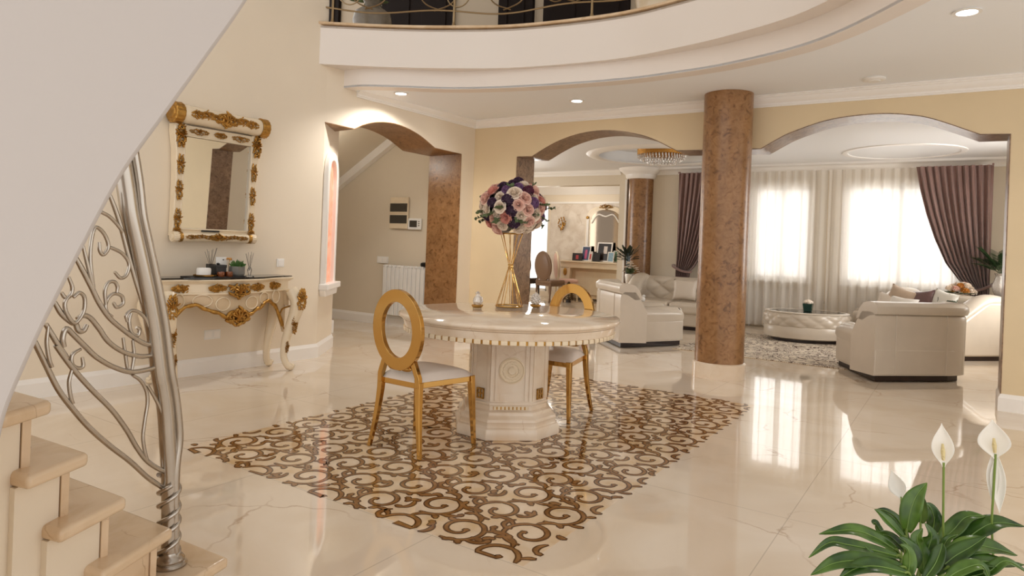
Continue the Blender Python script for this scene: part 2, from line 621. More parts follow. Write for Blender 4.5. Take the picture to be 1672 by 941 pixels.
for i in range(k):
    f, r = fasS[i], ringS[i]
    od = (Vector((r[0], r[1], 0)) - Vector((-2.6, 1.9, 0))).normalized() * 0.16
    vs += [(f[0], f[1], ZT), (f[0], f[1], ZF), (r[0], r[1], ZF + 0.005), (r[0], r[1], ZC - 0.003), (r[0] + od.x, r[1] + od.y, ZC - 0.003)]
fs = []
for i in range(k - 1):
    for j in range(4):
        fs.append((i * 5 + j, i * 5 + j + 1, i * 5 + 6 + j, i * 5 + 5 + j))
mb.add(vs, fs)
struct(mb.build('wall_balcony', M['white'], smooth=35), 'curved cream balcony edge of the upper gallery')
mb = MB().sweep([(-0.022, -0.006), (-0.018, -0.014), (0.14, -0.03), (0.14, 0.010), (-0.018, 0.010)], [(x, y, ZT + 0.03) for x, y in fasS], side=-1)
struct(mb.build('trim_4', M['stairm']), 'thin stone ledge on the curved balcony edge')
mb = MB().prism(fasS[::-1] + [(-9.4, 4.64), (-9.4, 9.4), (4, 9.4), (4, 0.2)], ZT - 0.02, ZT)
struct(mb.build('floor_gallery', M['floor'], smooth=0), 'floor of the upper gallery')
struct(MB().box(-9.5, -3, 6.2, 4, 9.4, 6.3).build('ceiling_upper', M['ceil'], smooth=0), 'high ceiling over the stairwell')

# crown mouldings
crown = [(0, 0), (0.014, 0), (0.014, 0.014), (0.022, 0.018), (0.024, 0.034), (0.034, 0.040), (0.060, 0.070), (0.064, 0.084), (0.076, 0.088), (0.076, 0.100), (0.088, 0.104), (0.088, 0.135), (0, 0.135)]
pA = A1 + dA * 0.40
def trimrun(name, prof, path, m, label, side=1):
    return struct(MB().sweep(prof, path, side=side).build(name, m, smooth=25), label)
trimrun('trim_5', crown, [(pA.x, pA.y, 2.80), (A2.x, A2.y, 2.765), (4.0, 7.15, 2.735)], M['trimw'], 'white crown moulding under the hall ceiling')
skirt = [(0, 0), (0.022, 0), (0.022, 0.112), (0.012, 0.13), (0.006, 0.145), (0, 0.145)]
trimrun('baseboard_left', skirt, [(-5.66, -3, 0), (-5.58, 4.78, 0), (-6.02, 5.37, 0)], M['trimw'], 'white baseboard under the mirror wall', side=1)
trimrun('baseboard_right', skirt, [(0.319, 7.55, 0), (0.319, 7.15, 0), (4.0, 7.15, 0)], M['trimw'], 'white baseboard round the right pillar')
E2 = A1 + dA * 2.123
trimrun('baseboard_arch', skirt, [(E2.x, E2.y, 0), (A2.x, A2.y, 0), (-4.727, 7.15, 0)], M['trimw'], 'white baseboard of the corner pillar')

# hallway behind the small arch
struct(MB().prism([(-9.4, 7.29), (-5.35, 7.30), (-5.35, 7.5), (-9.4, 7.5)], 0, 3.4).build('wall_hallway_back', M['beige'], smooth=0), 'beige hallway wall behind the radiator')
struct(MB().box(-9.5, 3.2, 0, -9.3, 7.5, 3.4).build('wall_hallway_left', M['beige'], smooth=0), 'beige hallway wall at the far left')
struct(MB().box(-9.3, 3.2, 0, -6.2, 3.4, 3.4).build('wall_hallway_front', M['beige'], smooth=0), 'beige hallway wall behind the mirror wall')
trimrun('baseboard_hallway', skirt, [(-9.3, 7.29, 0), (-5.5, 7.30, 0)], M['trimw'], 'white baseboard in the hallway')
# stair underside sloping across the hallway
def zs(x):
    return 2.36 + (x + 7.687) * 0.565
mb = MB()
xs = [-9.4, -6.55]
mb.add([(xs[0], 3.2, zs(xs[0])), (xs[1], 3.2, zs(xs[1])), (xs[1], 7.5, zs(xs[1])), (xs[0], 7.5, zs(xs[0])),
        (xs[0], 3.2, zs(xs[0]) + 0.1), (xs[1], 3.2, zs(xs[1]) + 0.1), (xs[1], 7.5, zs(xs[1]) + 0.1), (xs[0], 7.5, zs(xs[0]) + 0.1)],
       [(0, 3, 2, 1), (4, 5, 6, 7), (0, 1, 5, 4), (1, 2, 6, 5), (2, 3, 7, 6), (3, 0, 4, 7)])
struct(mb.build('ceiling_hallway_slope', M['beige'], smooth=0), 'sloping underside of stairs over the hallway')
mb = MB()
mb.add([(-9.2, 7.19, zs(-9.2) - 0.13), (-6.55, 7.19, zs(-6.55) - 0.13), (-6.55, 7.29, zs(-6.55) - 0.13), (-9.2, 7.29, zs(-9.2) - 0.13),
        (-9.2, 7.19, zs(-9.2)), (-6.55, 7.19, zs(-6.55)), (-6.55, 7.29, zs(-6.55)), (-9.2, 7.29, zs(-9.2))],
       [(0, 3, 2, 1), (4, 5, 6, 7), (0, 1, 5, 4), (1, 2, 6, 5), (2, 3, 7, 6), (3, 0, 4, 7)])
struct(mb.build('trim_6', M['trimw'], smooth=0), 'white moulding under the sloping hallway ceiling')
struct(MB().box(-9.4, 3.2, 3.0, -5.6, 7.5, 3.1).build('ceiling_hallway', M['ceil'], smooth=0), 'hallway ceiling')

# salon shell
RC, RR = (-4.1, 10.5), 1.06
cir = [(RC[0] + RR * cos(2 * pi * i / 64), RC[1] + RR * sin(2 * pi * i / 64)) for i in range(65)]
mb = MB()
vs = [(x, y, 2.80) for x, y in cir[:64]]
octr = [(-12.0 if c[0] < RC[0] else 4.0, c[1]) for c in cir[:64]]
oc = []
for i in range(64):
    a = 2 * pi * i / 64
    dx_, dy_ = cos(a), sin(a)
    tx = ((4.0 - RC[0]) / dx_ if dx_ > 0 else (-12.0 - RC[0]) / dx_) if abs(dx_) > 1e-6 else 1e9
    ty = ((12.4 - RC[1]) / dy_ if dy_ > 0 else (7.55 - RC[1]) / dy_) if abs(dy_) > 1e-6 else 1e9
    q = min(tx, ty)
    oc.append((RC[0] + dx_ * q, RC[1] + dy_ * q, 2.80))
mb.add(vs + oc, [(i, (i + 1) % 64, 64 + (i + 1) % 64, 64 + i) for i in range(64)])
for cx_, cy_ in ((4.0, 12.4), (4.0, 7.55), (-12.0, 12.4), (-12.0, 7.55)):
    a0 = atan2(cy_ - RC[1], cx_ - RC[0]) % (2 * pi)
    i0 = int(a0 / (2 * pi) * 64)
    mb.add([oc[i0], oc[(i0 + 1) % 64], (cx_, cy_, 2.80)], [(0, 1, 2)])
mb.lathe([(RR, 2.80), (RR, 2.98), (RR * 0.78, 2.98), (RR * 0.78, 3.03), (0.0001, 3.03)], 64, (RC[0], RC[1], 0), cap=False)
struct(mb.build('ceiling_salon', M['ceil2'], smooth=25), 'white salon ceiling with a round recess')
struct(MB().lathe([(RR - 0.02, 2.80), (RR - 0.03, 2.775), (RR + 0.02, 2.755), (RR + 0.10, 2.765), (RR + 0.16, 2.785), (RR + 0.18, 2.80)], 64, (RC[0], RC[1], 0), cap=False).build('trim_15', M['trimw']), 'white moulded rim of the ceiling recess')
struct(MB().lathe([(0.70, 2.80), (0.705, 2.788), (0.74, 2.780), (0.78, 2.788), (0.785, 2.80)], 64, (-0.75, 11.15, 0), cap=False).build('trim_16', M['trimw']), 'white round ceiling moulding over the right arch')
struct(MB().box(-12.0, 7.55, 3.06, 4.0, 12.4, 3.1).build('ceiling_salon_slab', M['ceil2'], smooth=0), 'slab above the salon ceiling')
W1, W2 = (-3.02, -2.12), (-1.60, -0.02)          # the two windows of the salon
zw0, zw1 = 0.84, 2.42
YW = 12.2
def xz_wall(name, polys, y0, y1, m, label):
    mb = MB()
    for (x0, z0, x1, z1) in polys:
        mb.box(x0, y0, z0, x1, y1, z1)
    return struct(mb.build(name, m, smooth=0), label)
xz_wall('wall_salon_window', [(-5.62, 0, W1[0], 2.8), (W1[0], 0, W1[1], zw0), (W1[0], zw1, W1[1], 2.8), (W1[1], 0, W2[0], 2.8),
        (W2[0], 0, W2[1], zw0), (W2[0], zw1, W2[1], 2.8), (W2[1], 0, 1.4, 2.8), (-9.6, 2.51, -5.62, 2.8)], YW, YW + 0.25, M['beige'], 'beige salon wall with windows and the dining room opening')
mb = MB().box(1.20, 7.5, 0, 1.40, 9.3, 2.8).box(1.20, 10.9, 0, 1.40, 12.45, 2.8).box(1.20, 9.3, 0, 1.40, 10.9, 0.85).box(1.20, 9.3, 2.35, 1.40, 10.9, 2.8)  # unseen opening added so the side fill reaches the salon
struct(mb.build('wall_salon_right', M['beige'], smooth=0), 'beige salon wall right of the drapes')
mb = MB().box(-9.6, 7.5, 0, -9.4, 8.3, 2.8).box(-9.6, 10.9, 0, -9.4, 12.45, 2.8).box(-9.6, 8.3, 0, -9.4, 10.9, 0.7).box(-9.6, 8.3, 2.45, -9.4, 10.9, 2.8)  # out-of-view gap added to let the far left fill in
struct(mb.build('wall_salon_left', M['beige'], smooth=0), 'beige salon wall far left')
trimrun('trim_7', [(0, 0), (0.02, 0), (0.03, 0.03), (0.07, 0.07), (0.16, 0.09), (0.16, 0.125), (0, 0.125)], [(-4.9, 12.2, 2.675), (1.2, 12.2, 2.675), (1.2, 10.2, 2.675)], M['trimw'], 'white crown moulding over the salon drapes')
trimrun('trim_8', crown, [(-9.4, 12.2, 2.70), (-5.6, 12.2, 2.70)], M['trimw'], 'white crown moulding over the dining opening')
for i, (a, b) in enumerate((W1, W2)):
    r = thing('window_%d' % (i + 1), 'tall white framed window behind the sheer curtain', 'window', ((a + b) / 2, YW + 0.12, zw0))
    r['kind'] = 'structure'
    w, hh = b - a, zw1 - zw0
    mb = MB()
    t = 0.055
    mb.box(-w / 2, -0.04, 0, -w / 2 + t, 0.04, hh).box(w / 2 - t, -0.04, 0, w / 2, 0.04, hh)
    mb.box(-w / 2, -0.04, 0, w / 2, 0.04, t).box(-w / 2, -0.04, hh - t, w / 2, 0.04, hh)
    mb.box(-0.04, -0.04, 0, 0.04, 0.04, hh)
    mb.build('window_frame', M['trimw'], r, smooth=0)
    MB().box(-w / 2 + t, -0.005, t, w / 2 - t, 0.005, hh - t).build('window_pane', M['pane'], r, smooth=0)
    MB().box(-w / 2 - 0.06, -0.2, -0.05, w / 2 + 0.06, -0.05, -0.005).build('window_sill', M['trimw'], r, smooth=0)
# half column and its capital by the dining room opening
struct(MB().lathe([(0.245, 0), (0.245, 2.62)], 40, (-5.17, 12.22, 0)).build('column', M['burl']), 'brown half column beside the dining room opening')
struct(MB().lathe([(0.27, 2.60), (0.30, 2.63), (0.31, 2.68), (0.37, 2.72), (0.42, 2.76), (0.44, 2.80)], 40, (-5.17, 12.2, 0)).build('trim_9', M['trimw']), 'white round capital on the half column')
struct(MB().box(-5.47, 12.12, 0, -5.43, 12.21, 2.60).build('trim_10', M['trimw'], smooth=0), 'pale strip beside the half column')

# dining room shell
xz_wall('wall_dining_back', [(-8.57, 0, -4.5, 2.9), (-11.0, 0, -9.75, 2.9), (-9.75, 0, -8.57, 0.12), (-9.75, 2.30, -8.57, 2.9)], 14.5, 14.7, M['cream'], 'cream dining room wall')
struct(MB().box(-4.7, 12.45, 0, -4.5, 14.6, 2.9).build('wall_dining_right', M['cream'], smooth=0), 'cream dining room side wall')
struct(MB().box(-11.2, 12.2, 0, -11.0, 14.7, 2.9).build('wall_dining_left', M['cream'], smooth=0), 'cream dining room far wall')
struct(MB().box(-11.2, 12.4, 2.72, -4.5, 14.7, 2.8).build('ceiling_dining', M['ceil2'], smooth=0), 'white dining room ceiling')
trimrun('trim_11', [(0, 0), (0.02, 0), (0.06, 0.07), (0.16, 0.16), (0.2, 0.2), (0, 0.2)], [(-11.0, 14.5, 2.52), (-4.7, 14.5, 2.52)], M['trimw'], 'white crown moulding of the dining room')

# gallery wall upstairs with dark doors
YG = 7.6
struct(MB().box(-9.4, YG, 3.44, 4, YG + 0.2, 6.2).build('wall_gallery', M['galw'], smooth=0), 'pale wall of the upper gallery')

# ---------------------------------------------------------------- floor inlay: brown scrolls set in the marble
def inlay():
    rnd = random.Random(4)
    x0, x1, y0, y1 = -3.74, -1.40, 2.27, 5.80
    strokes = []                                   # (points, width profile)

    def hook(p, ang, L, curl, w, bulb=1.0):
        """a curling stroke: starts at p heading ang, turns by curl in total"""
        pts, a, q = [], ang, Vector((p[0], p[1]))
        n = 12
        for i in range(n + 1):
            pts.append((q.x, q.y))
            t = i / n
            a += curl / n * (0.35 + 1.3 * t)
            q = q + Vector((cos(a), sin(a))) * (L / n)
        ws = [w * (0.55 + 0.75 * sin(pi * min(1, i / n * 1.15)) ** 0.8) for i in range(n + 1)]
        ws[-1] = w * 0.75 * bulb
        ws[-2] = w * 1.15 * bulb
        ws[-3] = w * 1.0 * bulb
        strokes.append((pts, ws))
        return pts

    # rinceau rows: in each cell the stem swings round a curled scroll, leaf hooks fill the gaps
    rows = 9
    dx = (x1 - x0) / rows
    lh = 0.268
    R0 = 0.100

    def arc(c, r0, r1, a0, a1, w0, w1, n=16, bulb=False):
        pts, ws = [], []
        for i in range(n + 1):
            t = i / n
            a = a0 + (a1 - a0) * t
            r = r0 + (r1 - r0) * t
            pts.append((c[0] + r * cos(a), c[1] + r * sin(a)))
            ws.append(w0 + (w1 - w0) * t)
        if bulb:
            ws[-1], ws[-2], ws[-3] = w0 * 0.9, w0 * 1.35, w0 * 1.1
        strokes.append((pts, ws))
    for r in range(rows):
        cx = x0 + dx * (r + 0.5)
        off = (0.0 if r % 2 else lh * 0.5)
        nc = int((y1 - y0) / lh) + 3
        for k in range(-1, nc):
            yc = y0 + 0.12 + off + k * lh
            if yc > y1 + 0.12:
                continue
            s = 1 if (k + r // 2) % 2 else -1          # side on which the stem passes
            c = (cx + rnd.uniform(-.012, .012), yc + rnd.uniform(-.01, .01))
            def A(t, s=s):
                return t if s > 0 else pi - t
            # stem past the scroll, from below to above on side s
            arc(c, R0 * 1.18, R0 * 1.02, A(-1.75), A(1.15), 0.0085, 0.0115, 18)
            # scroll curling inside
            arc(c, R0 * 1.02, R0 * 0.24, A(1.15), A(1.15 + 5.4), 0.0125, 0.0085, 30, True)
            # leaf hooks on the outer side
            for t0, ln, cu in ((-0.75, 0.12, 1.9), (0.35, 0.13, -2.0), (1.35, 0.13, 2.2)):
                a = A(t0)
                p = (c[0] + R0 * 1.12 * cos(a), c[1] + R0 * 1.12 * sin(a))
                hook(p, a + s * 0.55, ln * rnd.uniform(0.85, 1.15), s * cu, 0.0098, 1.4)
            # hooks and drops on the open side
            a = A(pi + 0.35)
            hook((c[0] + R0 * 1.28 * cos(a), c[1] + R0 * 1.28 * sin(a)), a + s * 1.9, 0.13, -s * 2.6, 0.0098, 1.4)
            a = A(pi - 0.55)
            hook((c[0] + R0 * 1.3 * cos(a), c[1] + R0 * 1.3 * sin(a)), rnd.uniform(0, 6.28), 0.055, 1.8, 0.012, 1.1)
            if rnd.random() < 0.6:
                a = A(pi / 2 + 0.9)
                hook((c[0] + R0 * 1.45 * cos(a), c[1] + R0 * 1.45 * sin(a)), rnd.uniform(0, 6.28), 0.05, -1.8, 0.012, 1.1)
    keep = []
    for pts, ws in strokes:
        q = [(p, w) for p, w in zip(pts, ws) if x0 - 0.02 < p[0] < x1 + 0.02 and y0 - 0.02 < p[1] < y1 + 0.02]
        if len(q) > 3:
            keep.append(([a_ for a_, _ in q], [b_ for _, b_ in q]))
    strokes = keep

    def ribbon(mb, pts, ws, z, extra):
        vs, fs = [], []
        k = len(pts)
        for i in range(k):
            a, b = pts[max(i - 1, 0)], pts[min(i + 1, k - 1)]
            t = Vector((b[0] - a[0], b[1] - a[1]))
            if t.length < 1e-9:
                t = Vector((0, 1))
            t.normalize()
            n = Vector((-t.y, t.x))
            w = ws[i] + extra
            if i == 0 or i == k - 1:
                w *= 0.6
            p = Vector(pts[i])
            if i == 0:
                p -= t * (extra + 0.003)
            if i == k - 1:
                p += t * (extra + 0.008)
            vs += [(p.x + n.x * w, p.y + n.y * w, z), (p.x - n.x * w, p.y - n.y * w, z)]
        for i in range(k - 1):
            fs.append((2 * i, 2 * i + 1, 2 * i + 3, 2 * i + 2))
        mb.add(vs, fs)
    root = bpy.data.objects.new('floor_inlay', None)
    C.objects.link(root)
    root['kind'] = 'structure'
    root['label'] = 'brown scroll inlay in the marble under the round table'
    md, mm = MB(), MB()
    for i, (pts, ws) in enumerate(strokes):
        ribbon(md, pts, ws, 0.0009 + (i % 50) * 2e-6, 0.0045)
        ribbon(mm, pts, ws, 0.0013 + (i % 50) * 2e-6, -0.003)
    g = MB().box(x0 - 0.01, y0 - 0.01, 0.0, x1 + 0.01, y1 + 0.01, 0.0005).build('inlay_ground', M['inlayg'], root, smooth=0)
    md.build('inlay_outline', M['inlayd'], root, smooth=0)
    mm.build('inlay_scroll', M['inlaym'], root, smooth=0)
M['inlayd'] = mat('inlay_dark_line', srgb(96, 64, 36), 0.06, var=0.25, scale=20, spec=0.6)
M['inlaym'] = mat('inlay_brown_stone', srgb(154, 114, 72), 0.05, col2=srgb(124, 84, 46), scale=14, spec=0.6)
M['inlayg'] = mat('inlay_cream_stone', srgb(234, 216, 194), 0.04, col2=srgb(216, 186, 146), scale=5.5, spec=1.0)
inlay()

# ---------------------------------------------------------------- round marble table
def dining_table():
    t = thing('dining_table', 'round cream marble table on a carved octagonal pedestal in the middle of the hall', 'table', (-2.58, 3.89, 0), radians(-50))
    H = 0.785
    MB().lathe([(0, H - 0.045), (0.725, H - 0.045), (0.735, H - 0.04), (0.738, H - 0.032), (0.750, H - 0.028), (0.757, H - 0.018), (0.755, H - 0.007), (0.745, H), (0, H)], 96).build('tabletop', M['marble'], t, smooth=50)
    MB().lathe([(0.60, H - 0.095), (0.715, H - 0.092), (0.722, H - 0.075), (0.728, H - 0.045), (0.60, H - 0.045)], 96, cap=False).build('apron', M['marble'], t)
    MB().lathe([(0.69, H - 0.117), (0.714, H - 0.117), (0.714, H - 0.093), (0.69, H - 0.093)], 96, cap=False).build('apron_band', M['goldleaf'], t)
    mb = MB()
    for i in range(84):
        w = 2 * pi * i / 84
        R_ = Matrix.Rotation(w, 4, 'Z')
        mb.box(0.700, -0.0205, H - 0.119, 0.7235, 0.0205, H - 0.092, R_)
    mb.build('dentil_band', M['ivory'], t, bevel=0.004)

    def octa(a, hb, q=1.0):
        """octagon: broad faces half-width hb at apothem a"""
        return [(a, -hb), (a, hb), (hb, a), (-hb, a), (-a, hb), (-a, -hb), (-hb, -a), (hb, -a)]

    def stack(levels):
        mb = MB()
        vs = []
        for a, hb, z in levels:
            vs += [(x, y, z) for x, y in octa(a, hb)]
        k = len(levels)
        fs = [tuple(range(7, -1, -1)), tuple((k - 1) * 8 + j for j in range(8))]
        for i in range(k - 1):
            for j in range(8):
                fs.append((i * 8 + j, i * 8 + (j + 1) % 8, i * 8 + 8 + (j + 1) % 8, i * 8 + 8 + j))
        return mb.add(vs, fs)
    stack([(0.340, 0.165, 0), (0.343, 0.165, 0.006), (0.343, 0.165, 0.055), (0.335, 0.162, 0.072), (0.318, 0.155, 0.078), (0.318, 0.155, 0.10), (0.322, 0.157, 0.112), (0.318, 0.155, 0.128), (0.305, 0.15, 0.138), (0.292, 0.145, 0.15), (0.288, 0.143, 0.168), (0.27, 0.14, 0.172), (0.26, 0.14, 0.176)]).build('pedestal_base', M['marble'], t, smooth=30, bevel=0.004)
    stack([(0.258, 0.138, 0.17), (0.258, 0.138, 0.205), (0.262, 0.14, 0.21), (0.262, 0.14, 0.222), (0.252, 0.135, 0.228), (0.252, 0.135, 0.64), (0.275, 0.145, 0.668), (0.30, 0.155, 0.672)]).build('pedestal', M['marble'], t, smooth=30, bevel=0.003)
    # raised flutes on the faces, medallion, dentils
    mb = MB()
    for f in range(4):
        R_ = Matrix.Rotation(f * pi / 2, 4, 'Z')
        for yy in (-0.128, -0.098, 0.098, 0.128):
            mb.box(0.250, yy - 0.011, 0.235, 0.2585, yy + 0.011, 0.64, R_)
        mb.box(0.250, -0.075, 0.235, 0.2545, 0.075, 0.285, R_)
        R2 = Matrix.Rotation(f * pi / 2 + pi / 4, 4, 'Z')
        for yy in (-0.062, 0.062):
            mb.box(0.262, yy - 0.012, 0.235, 0.280, yy + 0.012, 0.64, R2)
    mb.build('pedestal_fluting', M['marble'], t, smooth=30, bevel=0.004)
    for f in range(4):
        Mx = Matrix.Rotation(f * pi / 2, 4, 'Z') @ Matrix.Translation((0.252, 0.0, 0.435)) @ Matrix.Rotation(pi / 2, 4, 'Y')
        MB().lathe([(0.086, 0), (0.086, 0.008), (0.078, 0.012), (0.073, 0.006), (0.062, 0.006), (0.058, 0.010), (0.044, 0.010), (0.040, 0.005), (0.032, 0.006), (0.022, 0.014), (0.012, 0.012), (0.001, 0.014)], 96, M=Mx,
                   fn=lambda w, r, z: r * (1 + 0.05 * sin(16 * w)) if 0.03 < r < 0.07 else r).build('medallion', M['ivory'], t, smooth=30)
        mg = MB().box(0.250, -0.115, 0.181, 0.2625, 0.115, 0.200, Matrix.Rotation(f * pi / 2, 4, 'Z'))
        mg.build('dentil_strip', M['goldleaf'], t, smooth=0)
        mw = MB()
        for i in range(9):
            mw.box(0.255, -0.112 + i * 0.026, 0.180, 0.266, -0.095 + i * 0.026, 0.201, Matrix.Rotation(f * pi / 2, 4, 'Z'))
        mw.build('dentil_blocks', M['ivory'], t, smooth=0)
        Mf = Matrix.Rotation(f * pi / 2 + pi / 4, 4, 'Z')
        mb = MB()
        for a_, b_ in ((-0.03, -0.022), (0.022, 0.03), (-0.004, 0.004)):
            mb.box(0.270, a_, 0.24, 0.284, b_, 0.31, Mf)
        for a_, b_ in ((0.24, 0.248), (0.302, 0.31), (0.272, 0.279)):
            mb.box(0.270, -0.03, a_, 0.284, 0.03, b_, Mf)
        mb.build('fret_plaque', M['goldleaf'], t, smooth=0)
dining_table()

# ---------------------------------------------------------------- gold ring-back chairs
def ring_chair():
    t = thing('dining_chair', '', 'chair', (0, 0, 0))
    # frame: trapezoid
    fo = [(-0.150, -0.205), (0.150, -0.205), (0.235, 0.215), (-0.235, 0.215)]
    fi = [(-0.125, -0.18), (0.125, -0.18), (0.205, 0.19), (-0.205, 0.19)]
    vs = [(x, y, z) for z in (0.392, 0.428) for x, y in fo] + [(x, y, z) for z in (0.392, 0.428) for x, y in fi]
    fs = []
    for i in range(4):
        j = (i + 1) % 4
        fs += [(i, j, 4 + j, 4 + i), (8 + j, 8 + i, 12 + i, 12 + j), (4 + i, 4 + j, 12 + j, 12 + i), (j, i, 8 + i, 8 + j)]
    MB().add(vs, fs).build('seat_frame', M['gold'], t, smooth=30, bevel=0.003)

    def seatpt(u, v):
        # v along depth, u across: a soft pad
        a = -1 + 2 * u
        b = -1 + 2 * v
        y = 0.005 + b * 0.213
        hw = 0.148 + (b + 1) / 2 * 0.088
        e = max(0.0, (1 - abs(a) ** 6)) ** 0.5 * max(0.0, (1 - abs(b) ** 6)) ** 0.5
        return (a * hw, y, 0.426 + 0.050 * e + 0.012 * (1 - a * a) * (1 - b * b))
    mb = MB().grid(seatpt, 17, 17)
    mb.grid(lambda u, v: (seatpt(u, v)[0], seatpt(u, v)[1], 0.426), 17, 17)
    mb.build('seat', M['seatw'], t, smooth=60)

    def leg(x0, y0, x1, y1, back):
        mb = MB()
        rows = []
        n = 6
        for i in range(n + 1):
            k = i / n
            ex = k ** 1.6 if back else k
            x, y = x0 + (x1 - x0) * ex, y0 + (y1 - y0) * ex
            w = 0.0185 - 0.0075 * k
            rows.append((x, y, 0.43 * (1 - k) if i else 0.43, w))
        vs, fs = [], []
        for x, y, z, w in rows:
            vs += [(x - w, y - w, z), (x + w, y - w, z), (x + w, y + w, z), (x - w, y + w, z)]
        for i in range(n):
            for j in range(4):
                fs.append((i * 4 + j, i * 4 + (j + 1) % 4, i * 4 + 4 + (j + 1) % 4, i * 4 + 4 + j))
        fs += [(3, 2, 1, 0), tuple(n * 4 + j for j in range(4))]
        mb.add(vs, fs).build('leg', M['gold'], t, smooth=30, bevel=0.002)
    leg(-0.152, -0.200, -0.205, -0.232, True)
    leg(0.152, -0.200, 0.205, -0.232, True)
    leg(-0.222, 0.200, -0.246, 0.222, False)
    leg(0.222, 0.200, 0.246, 0.222, False)
    # oval ring back, leaning slightly
    mb = MB()
    n = 64
    vs, fs = [], []
    lean = 0.07
    for i in range(n):
        w = 2 * pi * i / n
        for rx, rz, dy in ((0.196, 0.240, -0.016), (0.196, 0.240, 0.016), (0.124, 0.166, 0.016), (0.124, 0.166, -0.016)):
            z = 0.727 + rz * sin(w)
            vs.append((rx * cos(w), -0.215 + dy - lean * (z - 0.48), z))
    for i in range(n):
        j = (i + 1) % n
        for q in range(4):
            fs.append((i * 4 + q, j * 4 + q, j * 4 + (q + 1) % 4, i * 4 + (q + 1) % 4))
    mb.add(vs, fs).build('back_ring', M['gold'], t, smooth=30, bevel=0.002)
    for s in (-1, 1):
        mb = MB()
        pts = [(0.152, 0.40), (0.150, 0.455), (0.118, 0.535), (0.100, 0.575)]
        vs, fs = [], []
        for x, z in pts:
            y = -0.205 - 0.06 * max(0, z - 0.43)
            vs += [(s * (x - 0.017), y - 0.016, z), (s * (x + 0.017), y - 0.016, z), (s * (x + 0.017), y + 0.016, z), (s * (x - 0.017), y + 0.016, z)]
        for i in range(3):
            for j in range(4):
                fs.append((i * 4 + j, i * 4 + (j + 1) % 4, i * 4 + 4 + (j + 1) % 4, i * 4 + 4 + j))
        fs += [(3, 2, 1, 0), (12, 13, 14, 15)]
        mb.add(vs, fs).build('back_post', M['gold'], t, smooth=30, bevel=0.002)
    mb = MB()
    for s in (-1, 1):
        mb.ball((s * 0.045, -0.205, 0.50), 0.052, 0.016, 0.020, 14, 8)
    mb.ball((0, -0.205, 0.503), 0.018, 0.018, 0.024, 12, 8)
    mb.build('back_knot', M['gold'], t, smooth=60)
    return t
ch = ring_chair()
ch.location, ch.rotation_euler = (-2.755, 3.205, 0.0014), (0, 0, radians(-1))
ch['label'] = 'gold oval ring-back chair with white seat, back turned to the camera'
c2 = dup(ch, (-2.535, 4.47, 0.0014), radians(181), 'gold oval ring-back chair half hidden behind the round marble table')
for o in (ch, c2):
    o['group'] = 'gold ring-back chairs at the round table'

# ---------------------------------------------------------------- ornament helper: carved gold leafwork lying on a plane
def leafwork(mb, w, h, M4, seed=0, n=9, th=0.012):
    """carved leaf scrolls inside a w x h field of the local x-z plane (out = -y), mirrored about the long axis"""
    rnd = random.Random(seed)
    R3 = M4.to_3x3()
    m = min(w, h)
    tall = h > w * 1.2
    Lh, Wh = (h / 2, w / 2) if tall else (w / 2, h / 2)
    def pt(a, b, d):            # a along the long axis, b across
        return M4 @ (Vector((b, -d, a)) if tall else Vector((a, -d, b)))
    for s in (-1, 1):
        for (c0, r0, sg) in ((0.34, 0.62, 1), (0.70, 0.42, -1)):
            pts = []
            for i in range(18):
                t = i / 17
                a = sg * (0.4 + t * 6.2)
                r = Wh * r0 * (1 - 0.78 * t)
                pts.append(pt(s * (Lh * c0 + r * cos(a) * 1.25), r * sin(a) * 1.15, th * (0.35 + 0.5 * t)))
            mb.tube(pts, [m * (0.085 - 0.045 * i / 17) for i in range(18)], 6)
        for i in range(n + 3):
            t = (i + 0.6) / (n + 3)
            b = Wh * (1 - 0.72 * t ** 1.5) * rnd.uniform(0.45, 0.95) * (1 if i % 2 else -1)
            ang = s * (0.5 + 0.5 * rnd.random()) * (1 if i % 2 else -1)
            R_ = R3 @ Matrix.Rotation((pi / 2 if tall else 0) + ang, 3, 'Y')
            mb.ball(pt(s * Lh * t * 0.97, b, th * 0.25), m * 0.19 * rnd.uniform(0.7, 1.2), th * 0.8, m * 0.07, 7, 5, R_.to_4x4())
    for k_ in range(5):
        R_ = R3 @ Matrix.Rotation((k_ - 2) * 0.55, 3, 'Y')
        mb.ball(M4 @ Vector((0.10 * m * (k_ - 2), -th * 0.6, 0.06 * m)), m * 0.07, th * 1.1, m * 0.34, 7, 5, R_.to_4x4())

def T3(x, y, z, ry=0.0):
    return Matrix.Translation((x, y, z)) @ Matrix.Rotation(ry, 4, 'Y')

